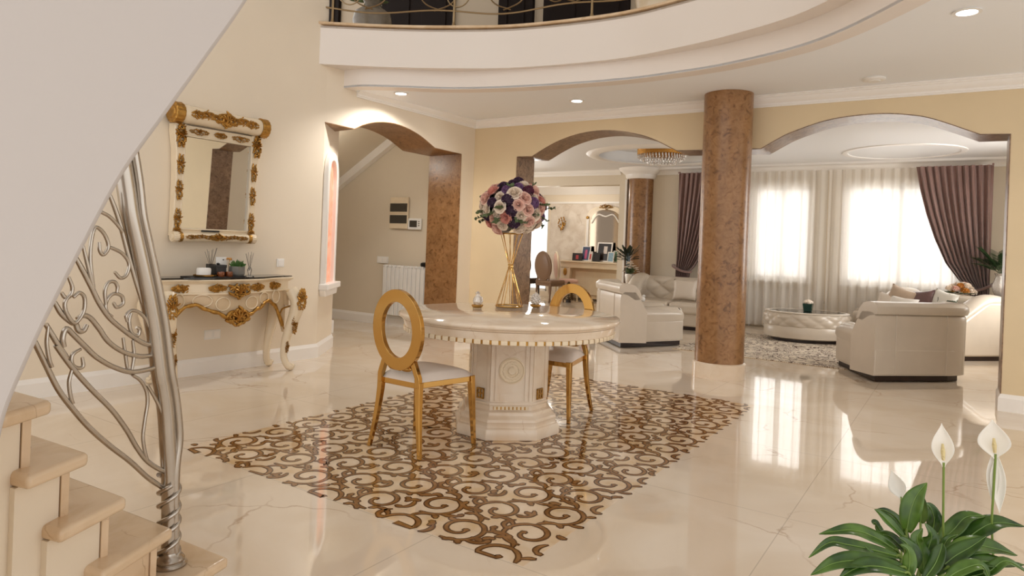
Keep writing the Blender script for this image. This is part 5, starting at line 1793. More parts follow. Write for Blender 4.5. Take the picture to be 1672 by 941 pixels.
sheer('white sheer curtain over the right salon window', -1.84, 0.20, 2.1)

M['drape'] = mat('mauve_brown_satin', srgb(142, 110, 102), 0.42, var=0.12, scale=3, sheen=0.4)
def drape(label, edge_in, x_out, s):
    """edge_in: (z, x) of the inner, swept-back edge; x_out: outer edge; s: +1 right-hand drape"""
    t = thing('drape', label, 'curtain', (x_out, 11.93, 0.0), 0, 'mauve brown drapes')
    zs_ = [z for z, x in edge_in]
    def inner(z):
        for (z0, a), (z1, b) in zip(edge_in[:-1], edge_in[1:]):
            if z1 <= z <= z0:
                k = (z0 - z) / (z0 - z1)
                return a + (b - a) * k
        return edge_in[-1][1]
    ztop, ztie = zs_[0], zs_[-1]
    def pt(u, v):
        z = ztie + (ztop - ztie) * v
        xi = inner(z)
        # folds fan from the tie
        uu = u ** (1.0 + 0.15 * (1 - v))
        x = x_out + (xi - x_out) * uu
        am = 0.028 + 0.020 * (1 - v)
        w = am * sin(uu * 2 * pi * 10.5 + 0.6 * sin(3 * v)) + 0.010 * sin(uu * 2 * pi * 23 + 2)
        return (x - x_out, w + 0.02 * (1 - v), z)
    MB().grid(pt, 220, 40).build('drape_cloth', M['drape'], t, smooth=80)
    xi = edge_in[-1][1]
    def low(u, v):
        z = 0.03 + (ztie - 0.03) * v
        wid = 0.55 + 0.45 * v if v > 0.75 else 0.66 + 0.22 * (1 - v)
        x = x_out + (xi - x_out) * u * wid
        w = 0.04 * sin(u * 2 * pi * 8.5) * (0.8)
        return (x - x_out, w + 0.02, z)
    MB().grid(low, 160, 16).build('drape_tail', M['drape'], t, smooth=80)
    # tie-back band
    pts = [(0.05 * s, 0.05, ztie + 0.10), (0.0 * s, -0.06, ztie + 0.06), ((xi - x_out) * 0.5, -0.09, ztie), ((xi - x_out) * 0.95, -0.04, ztie - 0.02), ((xi - x_out) * 1.0, 0.04, ztie)]
    MB().tube(spline(pts, 6), 0.035, 8, flat=0.35).build('tie_back', M['drape'], t, smooth=60)
    MB().box(0 if s > 0 else 0, -0.03, ztop - 0.01, (xi - x_out) * 0.1, 0.03, ztop + 0.02).build('heading_tape', M['drape'], t, smooth=0)
    return t
drape('mauve brown drape swept back at the right of the salon window', [(2.672, -0.615), (2.33, -0.555), (1.957, -0.463), (1.588, -0.345), (1.226, -0.195), (0.988, -0.03), (0.86, 0.11)], 0.35, 1)
drape('mauve brown drape swept back left of the windows, partly behind the column', [(2.672, -3.40), (2.33, -3.46), (1.957, -3.56), (1.588, -3.68), (1.226, -3.83), (0.988, -3.98), (0.90, -4.06)], -4.335, -1)

def radiator(name, label, x0, x1, y, z0, z1, n, m, group=None):
    t = thing(name, label, 'radiator', ((x0 + x1) / 2, y, z0), 0, group)
    w = (x1 - x0) / n
    h = z1 - z0
    for i in range(n):
        a = x0 + w * i - (x0 + x1) / 2
        mb = MB().box(a + w * 0.08, -0.03, 0.0, a + w * 0.92, 0.03, h - 0.035)
        mb.box(a + w * 0.30, -0.035, h - 0.036, a + w * 0.70, 0.03, h)
        mb.build('radiator_column', m, t, smooth=0, bevel=0.006)
    MB().tube([(-(x1 - x0) / 2 - 0.01, 0, h - 0.02), ((x1 - x0) / 2 + 0.01, 0, h - 0.02)], 0.012, 8).build('header_pipe', m, t)
    MB().tube([(-(x1 - x0) / 2 - 0.01, 0, 0.03), ((x1 - x0) / 2 + 0.01, 0, 0.03)], 0.012, 8).build('header_pipe', m, t)
    for s in (-1, 1):
        MB().tube([(s * (x1 - x0) * 0.44, 0.01, -z0 + 0.001), (s * (x1 - x0) * 0.44, 0.01, 0.04)], 0.012, 8).build('foot_pipe', m, t)
radiator('radiator', 'white column radiator behind the sheer curtain, under the left window', -3.12, -1.98, 12.14, 0.08, 0.66, 12, M['trimw'], 'white radiators')
radiator('radiator', 'white column radiator behind the sheer curtain, under the right window', -1.50, -0.40, 12.14, 0.08, 0.66, 11, M['trimw'], 'white radiators')
t = thing('radiator_valve', 'small dark radiator valve pipes beside the left radiator', 'valve', (-1.90, 12.14, 0))
MB().tube([(0, 0, 0.0), (0, 0, 0.56)], 0.010, 8).build('pipe', M['steel'], t)
MB().tube([(-0.05, 0, 0.50), (0.05, 0, 0.50)], 0.022, 10).build('valve_head', M['steel'], t)

# palm and bouquet in the right corner
t = thing('plant_stand', 'dark plant stand in the salon corner right of the sofa', 'stand', (0.46, 11.56, 0))
t.scale = (1, 1, 1.22)
MB().lathe([(0.0, 0.58), (0.15, 0.58), (0.16, 0.60), (0.15, 0.62), (0, 0.62)], 28).build('tabletop', M['darkw'], t)
for i in range(3):
    a = i * 2.094 + 0.3
    MB().tube([(0.10 * cos(a), 0.10 * sin(a), 0.585), (0.05 * cos(a), 0.05 * sin(a), 0.3), (0.14 * cos(a), 0.14 * sin(a), 0.0)], [0.014, 0.012, 0.012], 8).build('leg', M['darkw'], t)
t = thing('palm_plant', 'green palm in a tall patterned urn beside the right drape', 'plant', (0.46, 11.56, 0.757))
MB().lathe([(0.0, 0), (0.06, 0), (0.05, 0.02), (0.085, 0.10), (0.10, 0.18), (0.07, 0.27), (0.055, 0.32), (0.075, 0.36), (0.06, 0.36), (0, 0.33)], 24).build('urn', M['silverm'], t)
rnd = random.Random(9)
M['palm'] = mat('palm_green', srgb(52, 84, 44), 0.5, var=0.35, scale=12)
for i in range(15):
    a = i * 2.4
    el = rnd.uniform(0.6, 1.5)
    L_ = rnd.uniform(0.32, 0.50)
    d = Vector((cos(a) * cos(el), sin(a) * cos(el), sin(el)))
    p0 = Vector((0, 0, 0.34))
    pts = [p0 + d * L_ * k + Vector((0, 0, -0.12 * k * k * (1.2 - sin(el) * 0.6))) for k in (0, 0.25, 0.5, 0.75, 1.0)]
    sp = spline(pts, 4)
    mb = MB().tube(sp, 0.003, 5)
    for q in range(4, len(sp)):
        tv = (sp[q] - sp[q - 1]).normalized()
        sd = tv.cross(Vector((0, 0, 1)))
        sd = sd.normalized() if sd.length > 1e-4 else Vector((1, 0, 0))
        for s in (-1, 1):
            dd = (sd * s + tv * 0.9 + Vector((0, 0, -0.15))).normalized()
            mb.ball(sp[q] + dd * 0.055, 0.06, 0.010, 0.003, 6, 4, dd.to_track_quat('X', 'Z').to_matrix().to_4x4())
    mb.build('frond', M['palm'], t, smooth=60)
t = thing('peony_bouquet', 'cream and orange flower bouquet between right sofa and drape', 'flowers', (0.0, 11.62, 0))
MB().lathe([(0.0, 0), (0.09, 0), (0.07, 0.03), (0.05, 0.3), (0.09, 0.62), (0.11, 0.74), (0.10, 0.76), (0, 0.74)], 24).build('tall_vase', M['whitepl'], t)
for i in range(15):
    a = i * 2.4
    r = 0.16 * sqrt((i + 0.5) / 15)
    o = carnation_mesh(i + 40).build('bloom', [M['fl_cream'], M['fl_cream'], M['orangef'], M['fl_blush']][i % 4], t, smooth=70)
    o.location = (r * cos(a), r * sin(a), 0.93 - 1.3 * r * r * 3 + rnd.uniform(-0.02, 0.02))
    o.scale = (0.055, 0.055, 0.05)
mb = MB()
for i in range(14):
    a = i * 2.4
    d = Vector((cos(a), sin(a), 0.2))
    mb.ball(Vector((0, 0, 0.78)) + d * 0.16, 0.06, 0.025, 0.006, 8, 4, d.to_track_quat('X', 'Z').to_matrix().to_4x4())
mb.build('foliage', M['leafg'], t, smooth=60)

# ---------------------------------------------------------------- chandelier in the ceiling recess
CX, CY = -3.98, 10.15
M['crystalg'] = mat('gold_crystal_mesh', srgb(196, 142, 66), 0.25, 0.8, bump=0.9, bscale=90)
t = thing('chandelier', 'round gold and crystal chandelier in the salon ceiling recess', 'chandelier', (CX, CY, 2.62))
MB().lathe([(0.10, 0.36), (0.12, 0.30), (0.30, 0.285), (0.375, 0.28)], 40, cap=False).build('canopy', M['gold'], t)
mb = MB()
def drum(u, v):
    a = 2 * pi * u
    r = 0.375 - 0.05 * v * 0 + 0.006 * sin(u * 2 * pi * 72) * sin(v * pi * 9)
    return (r * cos(a), r * sin(a), 0.13 + 0.15 * v)
mb.grid(drum, 288, 19, wu=True)
mb.build('gold_drum', M['crystalg'], t, smooth=40)
for lev, (r, z) in enumerate(((0.37, 0.105), (0.34, 0.075), (0.29, 0.045), (0.23, 0.02))):
    mb = MB()
    n = int(r * 130)
    for i in range(n):
        a = 2 * pi * i / n
        mb.ball((r * cos(a), r * sin(a), z), 0.010, 0.010, 0.024, 6, 5)
        mb.tube([(r * cos(a), r * sin(a), z + 0.02), (r * cos(a), r * sin(a), 0.135)], 0.003, 4)
    mb.build('crystal_row', M['crystal'], t, smooth=20)

# ---------------------------------------------------------------- dining room glimpsed through the left arch
def panelmat():
    return marble('wall_paper', srgb(232, 222, 210), srgb(214, 200, 184), srgb(176, 150, 128), rough=0.4, scale=2.6, vein_amt=0.9)
M['wpaper'] = panelmat()
struct(MB().box(-8.50, 14.47, 0.14, -4.8, 14.5, 2.31).build('trim_12', M['wpaper'], smooth=0), 'patterned wallpaper panel in the dining room')
struct(MB().box(-8.57, 14.44, 2.30, -4.8, 14.5, 2.345).build('trim_13', M['trimw'], smooth=0), 'white rail above the wallpaper')
r = thing('window_3', 'bright dining room window beside the wallpaper', 'window', (-9.16, 14.6, 0.12))
r['kind'] = 'structure'
mb = MB()
for a, b in ((-0.59, -0.53), (0.53, 0.59), (-0.03, 0.03)):
    mb.box(a, -0.04, 0, b, 0.04, 2.18)
mb.box(-0.59, -0.04, 0, 0.59, 0.04, 0.07).box(-0.59, -0.04, 2.11, 0.59, 0.04, 2.18)
mb.build('window_frame', M['trimw'], r, smooth=0)
MB().box(-0.55, -0.005, 0.05, 0.55, 0.005, 2.12).build('window_pane', M['pane'], r, smooth=0)
# mantel console
t = thing('mantel_console', 'ivory mantelpiece console under the arched dining room mirror', 'console', (-7.0, 14.30, 0))
MB().box(-1.02, -0.22, 0.89, 1.02, 0.16, 0.93).build('shelf', M['ivory'], t, smooth=0, bevel=0.01)
MB().box(-0.97, -0.18, 0.76, 0.97, 0.16, 0.89).build('frieze', M['ivory'], t, smooth=0, bevel=0.01)
for s in (-1, 1):
    MB().taper((s * 0.84 - 0.10, -0.16, s * 0.84 + 0.10, 0.15, 0.0), (s * 0.84 - 0.13, -0.17, s * 0.84 + 0.13, 0.15, 0.76)).build('pilaster', M['ivory'], t, smooth=0, bevel=0.012)
    MB().ball((s * 0.84, -0.18, 0.66), 0.05, 0.03, 0.09, 10, 8).build('gilt_corbel', M['goldleaf'], t)
MB().box(-0.72, -0.05, 0.05, 0.72, 0.12, 0.76).build('back_panel', M['ivory2'], t, smooth=0)
MB().box(-0.62, -0.065, 0.14, 0.62, -0.045, 0.68).build('raised_panel', M['ivory'], t, smooth=0, bevel=0.01)
# arched mirror on it
def arch_out(w, h, rise, sh):
    """half-round headed outline, width 2w"""
    pts = [(-w, 0), (w, 0), (w, h)]
    for i in range(13):
        a = pi * i / 12
        pts.append((w * (1 - sh) * cos(a), h + rise * sin(a) ** 0.8))
    pts.append((-w, h))
    return pts
MXz = lambda x, y, z: Matrix(((1, 0, 0, x), (0, 0, -1, y), (0, 1, 0, z), (0, 0, 0, 1)))
t = thing('arched_mirror', 'ivory arched mirror on the dining room mantel console', 'mirror', (-6.96, 14.46, 0.932))
MB().prism(arch_out(0.53, 1.02, 0.30, 0.06), 0.0, 0.06, MXz(0, 0, 0)).build('frame', M['ivory'], t, smooth=30, bevel=0.01)
MB().prism([(x, z + 0.03) for x, z in arch_out(0.385, 0.95, 0.24, 0.06)], 0.055, 0.064, MXz(0, 0, 0))  .build('mirror_glass', M['mirror_dim'], t, smooth=0)
for s in (-1, 1):
    MB().box(s * 0.46 - 0.035, -0.085, 0, s * 0.46 + 0.035, -0.055, 1.0).build('side_pilaster', M['trimw'], t, smooth=0, bevel=0.006)
    MB().ball((s * 0.47, -0.08, 1.03), 0.04, 0.02, 0.04, 10, 6).build('gilt_rosette', M['goldleaf'], t)
MB().tube(spline([(-0.36, -0.07, 0.90), (-0.2, -0.07, 1.10), (0, -0.07, 1.06), (0.2, -0.07, 1.10), (0.36, -0.07, 0.90)], 6), 0.018, 8).build('inner_molding', M['trimw'], t)
mo = MB()
leafwork(mo, 0.35, 0.12, T3(0, -0.065, 1.29), 5, 8, 0.02)
mo.build('gilt_crest', M['goldleaf'], t, smooth=60)
# sconce
t = thing('wall_sconce', 'small gold crystal wall sconce left of the arched mirror', 'lamp', (-8.12, 14.465, 1.80))
MB().lathe([(0.0, 0), (0.05, 0.01), (0.04, 0.03), (0, 0.035)], 16, M=Matrix.Rotation(pi / 2, 4, 'X')).build('back_plate', M['gold'], t)
mb = MB()
for i in range(26):
    k = i / 25
    a = i * 2.4
    rr_ = 0.10 * sin(pi * (0.15 + 0.8 * k))
    mb.ball((rr_ * cos(a), -0.09 + 0.07 * sin(a) * 0.6, 0.16 - 0.30 * k), 0.018, 0.018, 0.022, 7, 5)
mb.tube([(0, 0, 0), (0, -0.05, 0.03), (0, -0.09, -0.15)], 0.012, 8)
mb.build('crystal_spray', M['goldleaf'], t, smooth=40)
# picture frames on the mantel
def pframe(label, x, y, w, h, border, rz, fm, pic, inner=None):
    t = thing('picture_frame', label, 'picture frame', (x, y, 0.9305), rz, 'picture frames on the mantel console')
    R_ = Matrix.Rotation(radians(-10), 4, 'X')
    mb = MB()
    for a in ((-w / 2, 0, w / 2, border), (-w / 2, h - border, w / 2, h), (-w / 2, border, -w / 2 + border, h - border), (w / 2 - border, border, w / 2, h - border)):
        mb.box(a[0], -0.01, a[1], a[2], 0.01, a[3], R_)
    mb.build('frame_border', fm, t, smooth=0)
    MB().box(-w / 2 + border * 0.8, -0.004, border * 0.8, w / 2 - border * 0.8, 0.004, h - border * 0.8, R_).build('photo', pic, t, smooth=0)
    if inner:
        for (x0, z0, x1, z1, m) in inner:
            MB().box(x0 * w, -0.006, z0 * h, x1 * w, -0.0035, z1 * h, R_).build('photo_figure', m, t, smooth=0, bevel=0.002)
    MB().box(-0.02, 0.02, 0.0, 0.02, 0.07, 0.01).build('easel', fm, t, smooth=0)
    return t
pd = mat('dark_photo', srgb(40, 34, 38), 0.3)
pb = mat('blue_photo', srgb(70, 84, 118), 0.3, var=0.3, scale=30)
pp_ = mat('pink_print', srgb(196, 90, 130), 0.4)
pl = mat('pale_print', srgb(216, 206, 200), 0.4)
plb = mat('light_blue_print', srgb(150, 184, 206), 0.4, var=0.3, scale=30)
pgn = mat('green_print', srgb(110, 150, 120), 0.4, var=0.4, scale=30)
prd = mat('red_print', srgb(190, 70, 70), 0.4)
pframe('small dark photo frame, leftmost on the mantel', -7.57, 14.20, 0.24, 0.18, 0.022, radians(12), M['darkw'], pd, [(-0.15, 0.2, 0.12, 0.75, prd)])
pframe('blue and pink photo in a white frame behind the leftmost frame', -7.40, 14.28, 0.25, 0.36, 0.022, radians(-8), M['trimw'], pb, [(-0.12, 0.15, 0.14, 0.75, pp_)])
pframe('small red and white card between the two larger frames', -7.24, 14.22, 0.11, 0.23, 0.010, radians(-16), M['trimw'], pl, [(-0.25, 0.2, 0.2, 0.75, prd)])
pframe('large dark photo with pale figures in a white frame', -6.92, 14.27, 0.40, 0.46, 0.03, radians(-4), M['trimw'], pd, [(-0.06, 0.42, 0.18, 0.80, pl), (-0.22, 0.12, -0.02, 0.5, M['darkw'])])
pframe('black photo frame standing before the large white frame', -7.06, 14.18, 0.17, 0.21, 0.03, radians(8), M['black'], pd)
pframe('pale blue photo frame, right of the large dark photo', -6.71, 14.20, 0.17, 0.24, 0.018, radians(-6), M['trimw'], plb)
pframe('green photo frame at the right end of the mantel', -6.60, 14.28, 0.17, 0.27, 0.018, radians(4), M['trimw'], pgn)
# dining chairs
M['taupe'] = mat('taupe_leather', srgb(128, 100, 78), 0.4)
M['blushf'] = mat('blush_velvet', srgb(220, 178, 160), 0.7, sheen=0.4)
def dchair(label, x, y, rz, fm, wm):
    t = thing('upholstered_chair', label, 'chair', (x, y, 0.001), rz, 'upholstered dining chairs')
    def back(u, v):
        a = 2 * pi * u
        rx, rz_ = 0.235, 0.30
        q = 1 - 0.0 * v
        d = sqrt(max(0, 1 - v * v)) if v < 1 else 0
        return (rx * v * cos(a), 0, rz_ * v * sin(a))
    mb = MB()
    n, k = 32, 8
    for s in (-1, 1):
        vs = [(0.235 * r_ * cos(2 * pi * i / n), -0.22 - 0.05 * (0.30 * r_ * sin(2 * pi * i / n)) * 1.5 + s * (0.035 + 0.03 * (1 - r_ ** 2)) * (1 if r_ < 0.999 else 0.4), 0.80 + 0.31 * r_ * sin(2 * pi * i / n)) for r_ in [j / k for j in range(k + 1)] for i in range(n)]
        fs = [(j * n + i, j * n + (i + 1) % n, (j + 1) * n + (i + 1) % n, (j + 1) * n + i) for j in range(k) for i in range(n)]
        mb.add(vs, fs)
    mb.build('backrest', fm, t, smooth=60)
    MB().tube([(0.235 * cos(2 * pi * i / 40), -0.22 - 0.022 * sin(2 * pi * i / 40), 0.80 + 0.31 * sin(2 * pi * i / 40)) for i in range(40)], 0.026, 8, closed=True).build('back_frame', wm, t, smooth=60)
    MB().box(-0.25, -0.22, 0.40, 0.25, 0.26, 0.50).build('seat', fm, t, smooth=0, bevel=0.04, seg=3)
    MB().box(-0.24, -0.21, 0.36, 0.24, 0.25, 0.41).build('seat_rail', wm, t, smooth=0, bevel=0.01)
    for sx, sy in ((-1, -1), (1, -1), (-1, 1), (1, 1)):
        MB().tube([(sx * 0.21, 0.02 + sy * 0.20, 0.40), (sx * 0.215, 0.02 + sy * 0.21, 0.2), (sx * 0.21, 0.02 + sy * 0.23, 0.0)], [0.028, 0.02, 0.015], 8).build('leg', wm, t)
    for s in (-1, 1):
        MB().tube([(s * 0.17, -0.20, 0.40), (s * 0.18, -0.205, 0.60)], 0.018, 8).build('back_post', wm, t)
dchair('taupe oval-backed dining chair, back turned, seen past the left arch', -7.68, 13.14, radians(-14), M['taupe'], M['taupe'])
dchair('blush pink dining chair beyond the taupe one, by the wallpaper', -7.66, 13.84, radians(-50), M['blushf'], M['ivory'])
dchair('dark dining chair half hidden by the left arch jamb', -8.50, 13.45, radians(0), M['darkw'], M['darkw'])
# little tinsel tree
M['tinsel'] = mat('bronze_tinsel', srgb(120, 92, 58), 0.45, 0.4, var=0.4, scale=40)
t = thing('tinsel_tree', 'small bronze tinsel cone tree standing on the dining room floor', 'ornament', (-7.34, 13.42, 0.0))
mb = MB()
rnd = random.Random(3)
for i in range(150):
    k = i / 149
    a = i * 2.4
    r_ = 0.15 * (1 - k) ** 0.9 + 0.006
    p = Vector((r_ * cos(a), r_ * sin(a), 0.06 + 0.40 * k))
    d = Vector((cos(a), sin(a), 0.35))
    mb.tube([p * 0.6 + Vector((0, 0, p.z * 0.4)), p + d * 0.02], [0.012, 0.002], 4)
mb.build('tinsel_foliage', M['tinsel'], t, smooth=0)
MB().lathe([(0.0, 0), (0.06, 0), (0.05, 0.06), (0.012, 0.08), (0.008, 0.30)], 12).build('base_stem', M['darkw'], t)

# ---------------------------------------------------------------- hallway: radiator, panels, niche
radiator('radiator', 'white panel radiator on the hallway wall beside the brown arch jamb', -7.02, -5.98, 7.215, 0.17, 0.895, 13, M['whitepl'], 'white radiators')
t = thing('fuse_box', 'cream wall panel with two dark windows in the hallway', 'fuse box', (-6.815, 7.285, 1.424))
MB().box(-0.175, -0.03, 0, 0.175, 0.0, 0.455).build('box_cover', M['ivory'], t, smooth=0, bevel=0.006)
M['darkg'] = mat('dark_grey_window', srgb(70, 66, 60), 0.2)
for z in (0.075, 0.245):
    MB().box(-0.165, -0.038, z, 0.165, -0.028, z + 0.12).build('dark_window', M['darkg'], t, smooth=0, bevel=0.004)
MB().box(-0.165, -0.034, 0.215, 0.165, -0.029, 0.222).build('joint_line', M['ivory2'], t, smooth=0)
t = thing('thermostat', 'white square thermostat with grey screen beside the fuse box', 'thermostat', (-6.51, 7.285, 1.415))
MB().box(-0.125, -0.025, 0, 0.125, 0.0, 0.16).build('housing', M['whitepl'], t, smooth=0, bevel=0.008)
MB().box(-0.09, -0.028, 0.035, 0.05, -0.024, 0.13).build('screen', M['darkg'], t, smooth=0, bevel=0.002)
for i in range(3):
    MB().box(0.075, -0.028, 0.05 + i * 0.028, 0.10, -0.024, 0.066 + i * 0.028).build('button', M['greyc'], t, smooth=0)
plate('light_switch', 'white double switch on the hallway wall left of the radiator', 'switch', -7.12, 7.285, 0.957, 0.22, 0.10, 0, 2)
o = MB().lathe([(0.0, 0), (0.045, 0.0), (0.055, 0.02), (0.05, 0.05), (0.03, 0.062), (0, 0.064)], 20).build('router', M['black'], None, loc=(-6.24, 7.215, 0.8965))
o.scale = (1.5, 0.7, 1)
tag(o, 'small rounded black device lying on the hallway radiator', 'device')

# pointed niche with white frame on the return wall
dn, nn = Vector((-0.598, 0.802, 0)).normalized(), Vector((0.802, 0.598, 0)).normalized()
NM = Matrix(((dn.x, 0, nn.x, -5.581), (dn.y, 0, nn.y, 4.78), (0, 1, 0, 0), (0, 0, 0, 1)))
def lancet(c, w, z0, z1, rise, n=8):
    pts = [(c - w, z0), (c + w, z0), (c + w, z1)]
    for i in range(1, n):
        k = i / n
        pts.append((c + w * cos(k * pi / 2) ** 0.8, z1 + rise * sin(k * pi / 2) ** 0.9))
    pts.append((c, z1 + rise))
    for i in range(n - 1, 0, -1):
        k = i / n
        pts.append((c - w * cos(k * pi / 2) ** 0.8, z1 + rise * sin(k * pi / 2) ** 0.9))
    pts.append((c - w, z1))
    return pts
t = thing('wall_niche', 'white pointed-arch niche with pink stone given an added glow beside the mirror wall', 'niche', (0, 0, 0))
outer = lancet(0.30, 0.27, 0.74, 1.88, 0.30)
inner = lancet(0.30, 0.19, 0.76, 1.85, 0.24)
k = len(outer)
vs = [NM @ Vector((s, z, d)) for d in (0.001, 0.055) for s, z in outer] + [NM @ Vector((s, z, d)) for d in (0.001, 0.055) for s, z in inner]
fs = []
for i in range(k):
    j = (i + 1) % k
    fs += [(i, j, k + j, k + i), (2 * k + j, 2 * k + i, 3 * k + i, 3 * k + j), (k + i, k + j, 3 * k + j, 3 * k + i), (j, i, 2 * k + i, 2 * k + j)]
MB().add(vs, fs).build('frame', M['trimw'], t, smooth=20, bevel=0.008)
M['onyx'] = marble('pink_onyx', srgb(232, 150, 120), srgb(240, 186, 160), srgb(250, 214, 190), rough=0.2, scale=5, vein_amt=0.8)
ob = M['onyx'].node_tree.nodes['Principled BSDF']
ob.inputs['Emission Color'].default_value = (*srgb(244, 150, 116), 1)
ob.inputs['Emission Strength'].default_value = 0.35  # low emission imitates pink light on the stone, no lamp behind
MB().prism(inner, 0.002, 0.012, NM).build('stone_added_glow', M['onyx'], t, smooth=0)
MB().prism([(-0.0, 0.70), (0.66, 0.70), (0.66, 0.765), (-0.0, 0.765)], 0.0, 0.10, NM).build('sill', M['trimw'], t, smooth=0, bevel=0.01)
MB().prism([(0.05, 0.63), (0.60, 0.63), (0.64, 0.70), (0.0, 0.70)], 0.0, 0.07, NM).build('sill_bracket', M['trimw'], t, smooth=0, bevel=0.01)
rebase(t, tuple(NM @ Vector((0.30, 0.63, 0.0))))
struct(MB().box(-7.02, 6.05, 0, -6.86, 6.16, 0.17).build('trim_14', M['trimw'], smooth=0, bevel=0.01), 'white stub of a step in the hallway')

# ---------------------------------------------------------------- upper gallery: doors, vases, railing
def gdoor(n, x0, x1, lab):
    d = MB().box(x0, YG - 0.06, ZT, x1, YG + 0.01, ZT + 2.3).build('door_%d' % n, M['gdark'], smooth=0)
    struct(d, lab)
    for i in range(2):
        w = (x1 - x0) / 2
        MB().box(x0 + w * i + 0.12, YG - 0.075, ZT + 0.3, x0 + w * (i + 1) - 0.12, YG - 0.055, ZT + 2.1).build('door_panel', M['gdark'], d, smooth=0, bevel=0.01)
M['gdark'] = mat('dark_door_wood', srgb(26, 16, 11), 0.75, spec=0.2)
gdoor(1, -7.60, -6.18, 'dark wooden door on the upper gallery, left of the pale pillar')
gdoor(2, -5.38, -4.83, 'dark wooden door on the upper gallery, narrow middle one')
gdoor(3, -4.66, -3.45, 'dark wooden door on the upper gallery, right')
gdoor(4, -9.0, -8.58, 'dark opening at the left end of the gallery')
M['gvase'] = mat('grey_ceramic', srgb(128, 118, 104), 0.25, var=0.25, scale=8)
t = thing('gallery_vase', 'big grey glazed pot with flowers behind the gallery railing', 'vase', (-6.15, 5.95, ZT))
MB().lathe([(0.0, 0), (0.16, 0), (0.20, 0.25), (0.24, 0.50), (0.22, 0.60), (0.12, 0.67), (0.10, 0.72), (0.13, 0.76), (0, 0.74)], 32).build('pot', M['gvase'], t)
rnd = random.Random(5)
mb = MB()
for i in range(60):
    a = rnd.uniform(0, 6.28)
    d = Vector((cos(a), sin(a), rnd.uniform(0.1, 1.8))).normalized()
    p = Vector((0, 0, 0.74)) + d * rnd.uniform(0.1, 0.36)
    mb.ball(p, 0.07, 0.03, 0.02, 7, 4, d.to_track_quat('X', 'Z').to_matrix().to_4x4())
    mb.tube([(0, 0, 0.72), p], 0.004, 4)
mb.build('dried_flowers', M['leafg'], t, smooth=60)
t = thing('gallery_planter', 'pale ribbed planter behind the right part of the gallery railing', 'vase', (-2.55, 6.15, ZT))
MB().lathe([(0.0, 0), (0.14, 0), (0.18, 0.2), (0.20, 0.42), (0.17, 0.5), (0, 0.48)], 40, fn=lambda w, r, z: r * (1 + 0.03 * sin(20 * w))).build('pot', M['ivory'], t)
# railing
M['bronze'] = mat('gilded_iron', srgb(150, 128, 96), 0.35, 0.9)
gr = thing('gallery_railing', 'wrought iron railing with scrolls along the curved gallery edge', 'railing', (-3.76, 5.685, ZT + 0.042))
G0 = Vector(gr.location)
fpath = [Vector((x, y, ZT + 0.042)) for x, y in fasS]
acc = [0]
for a, b in zip(fpath[:-1], fpath[1:]):
    acc.append(acc[-1] + (b - a).length)
def fp(s, z=0.0, out=0.05):
    for i in range(len(acc) - 1):
        if acc[i] <= s <= acc[i + 1]:
            k_ = (s - acc[i]) / (acc[i + 1] - acc[i])
            p = fpath[i].lerp(fpath[i + 1], k_)
            tdir = (fpath[i + 1] - fpath[i]).normalized()
            return p + Vector((-tdir.y, tdir.x, 0)) * out + Vector((0, 0, z)) - G0
    return fpath[-1] + Vector((0, 0, z)) - G0
SL = acc[-1]
for s in (0.16, 1.42, 2.86, 3.90, 5.0, 6.2, 7.4):
    MB().tube([fp(s, 0), fp(s, 0.9)], 0.013, 8).build('post', M['bronze'], gr)
    MB().lathe([(0.024, 0), (0.02, 0.02), (0.014, 0.05)], 12, c=tuple(fp(s, 0))).build('post_foot', M['bronze'], gr)
ns = 160
MB().tube([fp(0.02 + (SL - 0.1) * i / ns, 0.155 + 0.022 * sin(i * SL / ns * 4.6 + 2.2)) for i in range(ns + 1)], 0.009, 7).build('wavy_rail', M['bronze'], gr)
MB().tube([fp(0.02 + (SL - 0.1) * i / 60, 0.92) for i in range(61)], 0.024, 10).build('handrail', M['bronze'], gr)
rnd = random.Random(12)
for i in range(22):
    s0 = 0.35 + i * 0.36
    if s0 > SL - 0.4:
        break
    sg = 1 if i % 2 else -1
    pts = []
    for j in range(26):
        k_ = j / 25
        a = k_ * 6.0
        r_ = 0.16 * (1 - 0.86 * k_)
        pts.append(fp(s0 + sg * r_ * cos(a), 0.36 + r_ * sin(a) * 1.2 * (1 if i % 3 else -1)))
    MB().tube(pts, 0.0075, 6).build('scroll', M['bronze'], gr, smooth=60)
    MB().tube(spline([fp(s0 - sg * 0.22, 0.17), fp(s0 - sg * 0.05, 0.24), fp(s0 + sg * 0.05, 0.38), fp(s0 + sg * 0.2, 0.62), fp(s0 + sg * 0.12, 0.9)], 5), 0.0075, 6).build('scroll_bar', M['bronze'], gr, smooth=60)

# smoke detector on the hall ceiling
t = thing('smoke_detector', 'round white smoke detector on the hall ceiling before the right arch', 'smoke detector', (-0.70, 6.79, ZC))
MB().lathe([(0.092, 0.0), (0.095, -0.008), (0.088, -0.018), (0.075, -0.022), (0.0001, -0.024)], 32, cap=False).build('housing', M['whitepl'], t)
MB().lathe([(0.055, -0.020), (0.05, -0.030), (0.0001, -0.031)], 28, cap=False).build('sensor_cap', M['whitepl'], t)

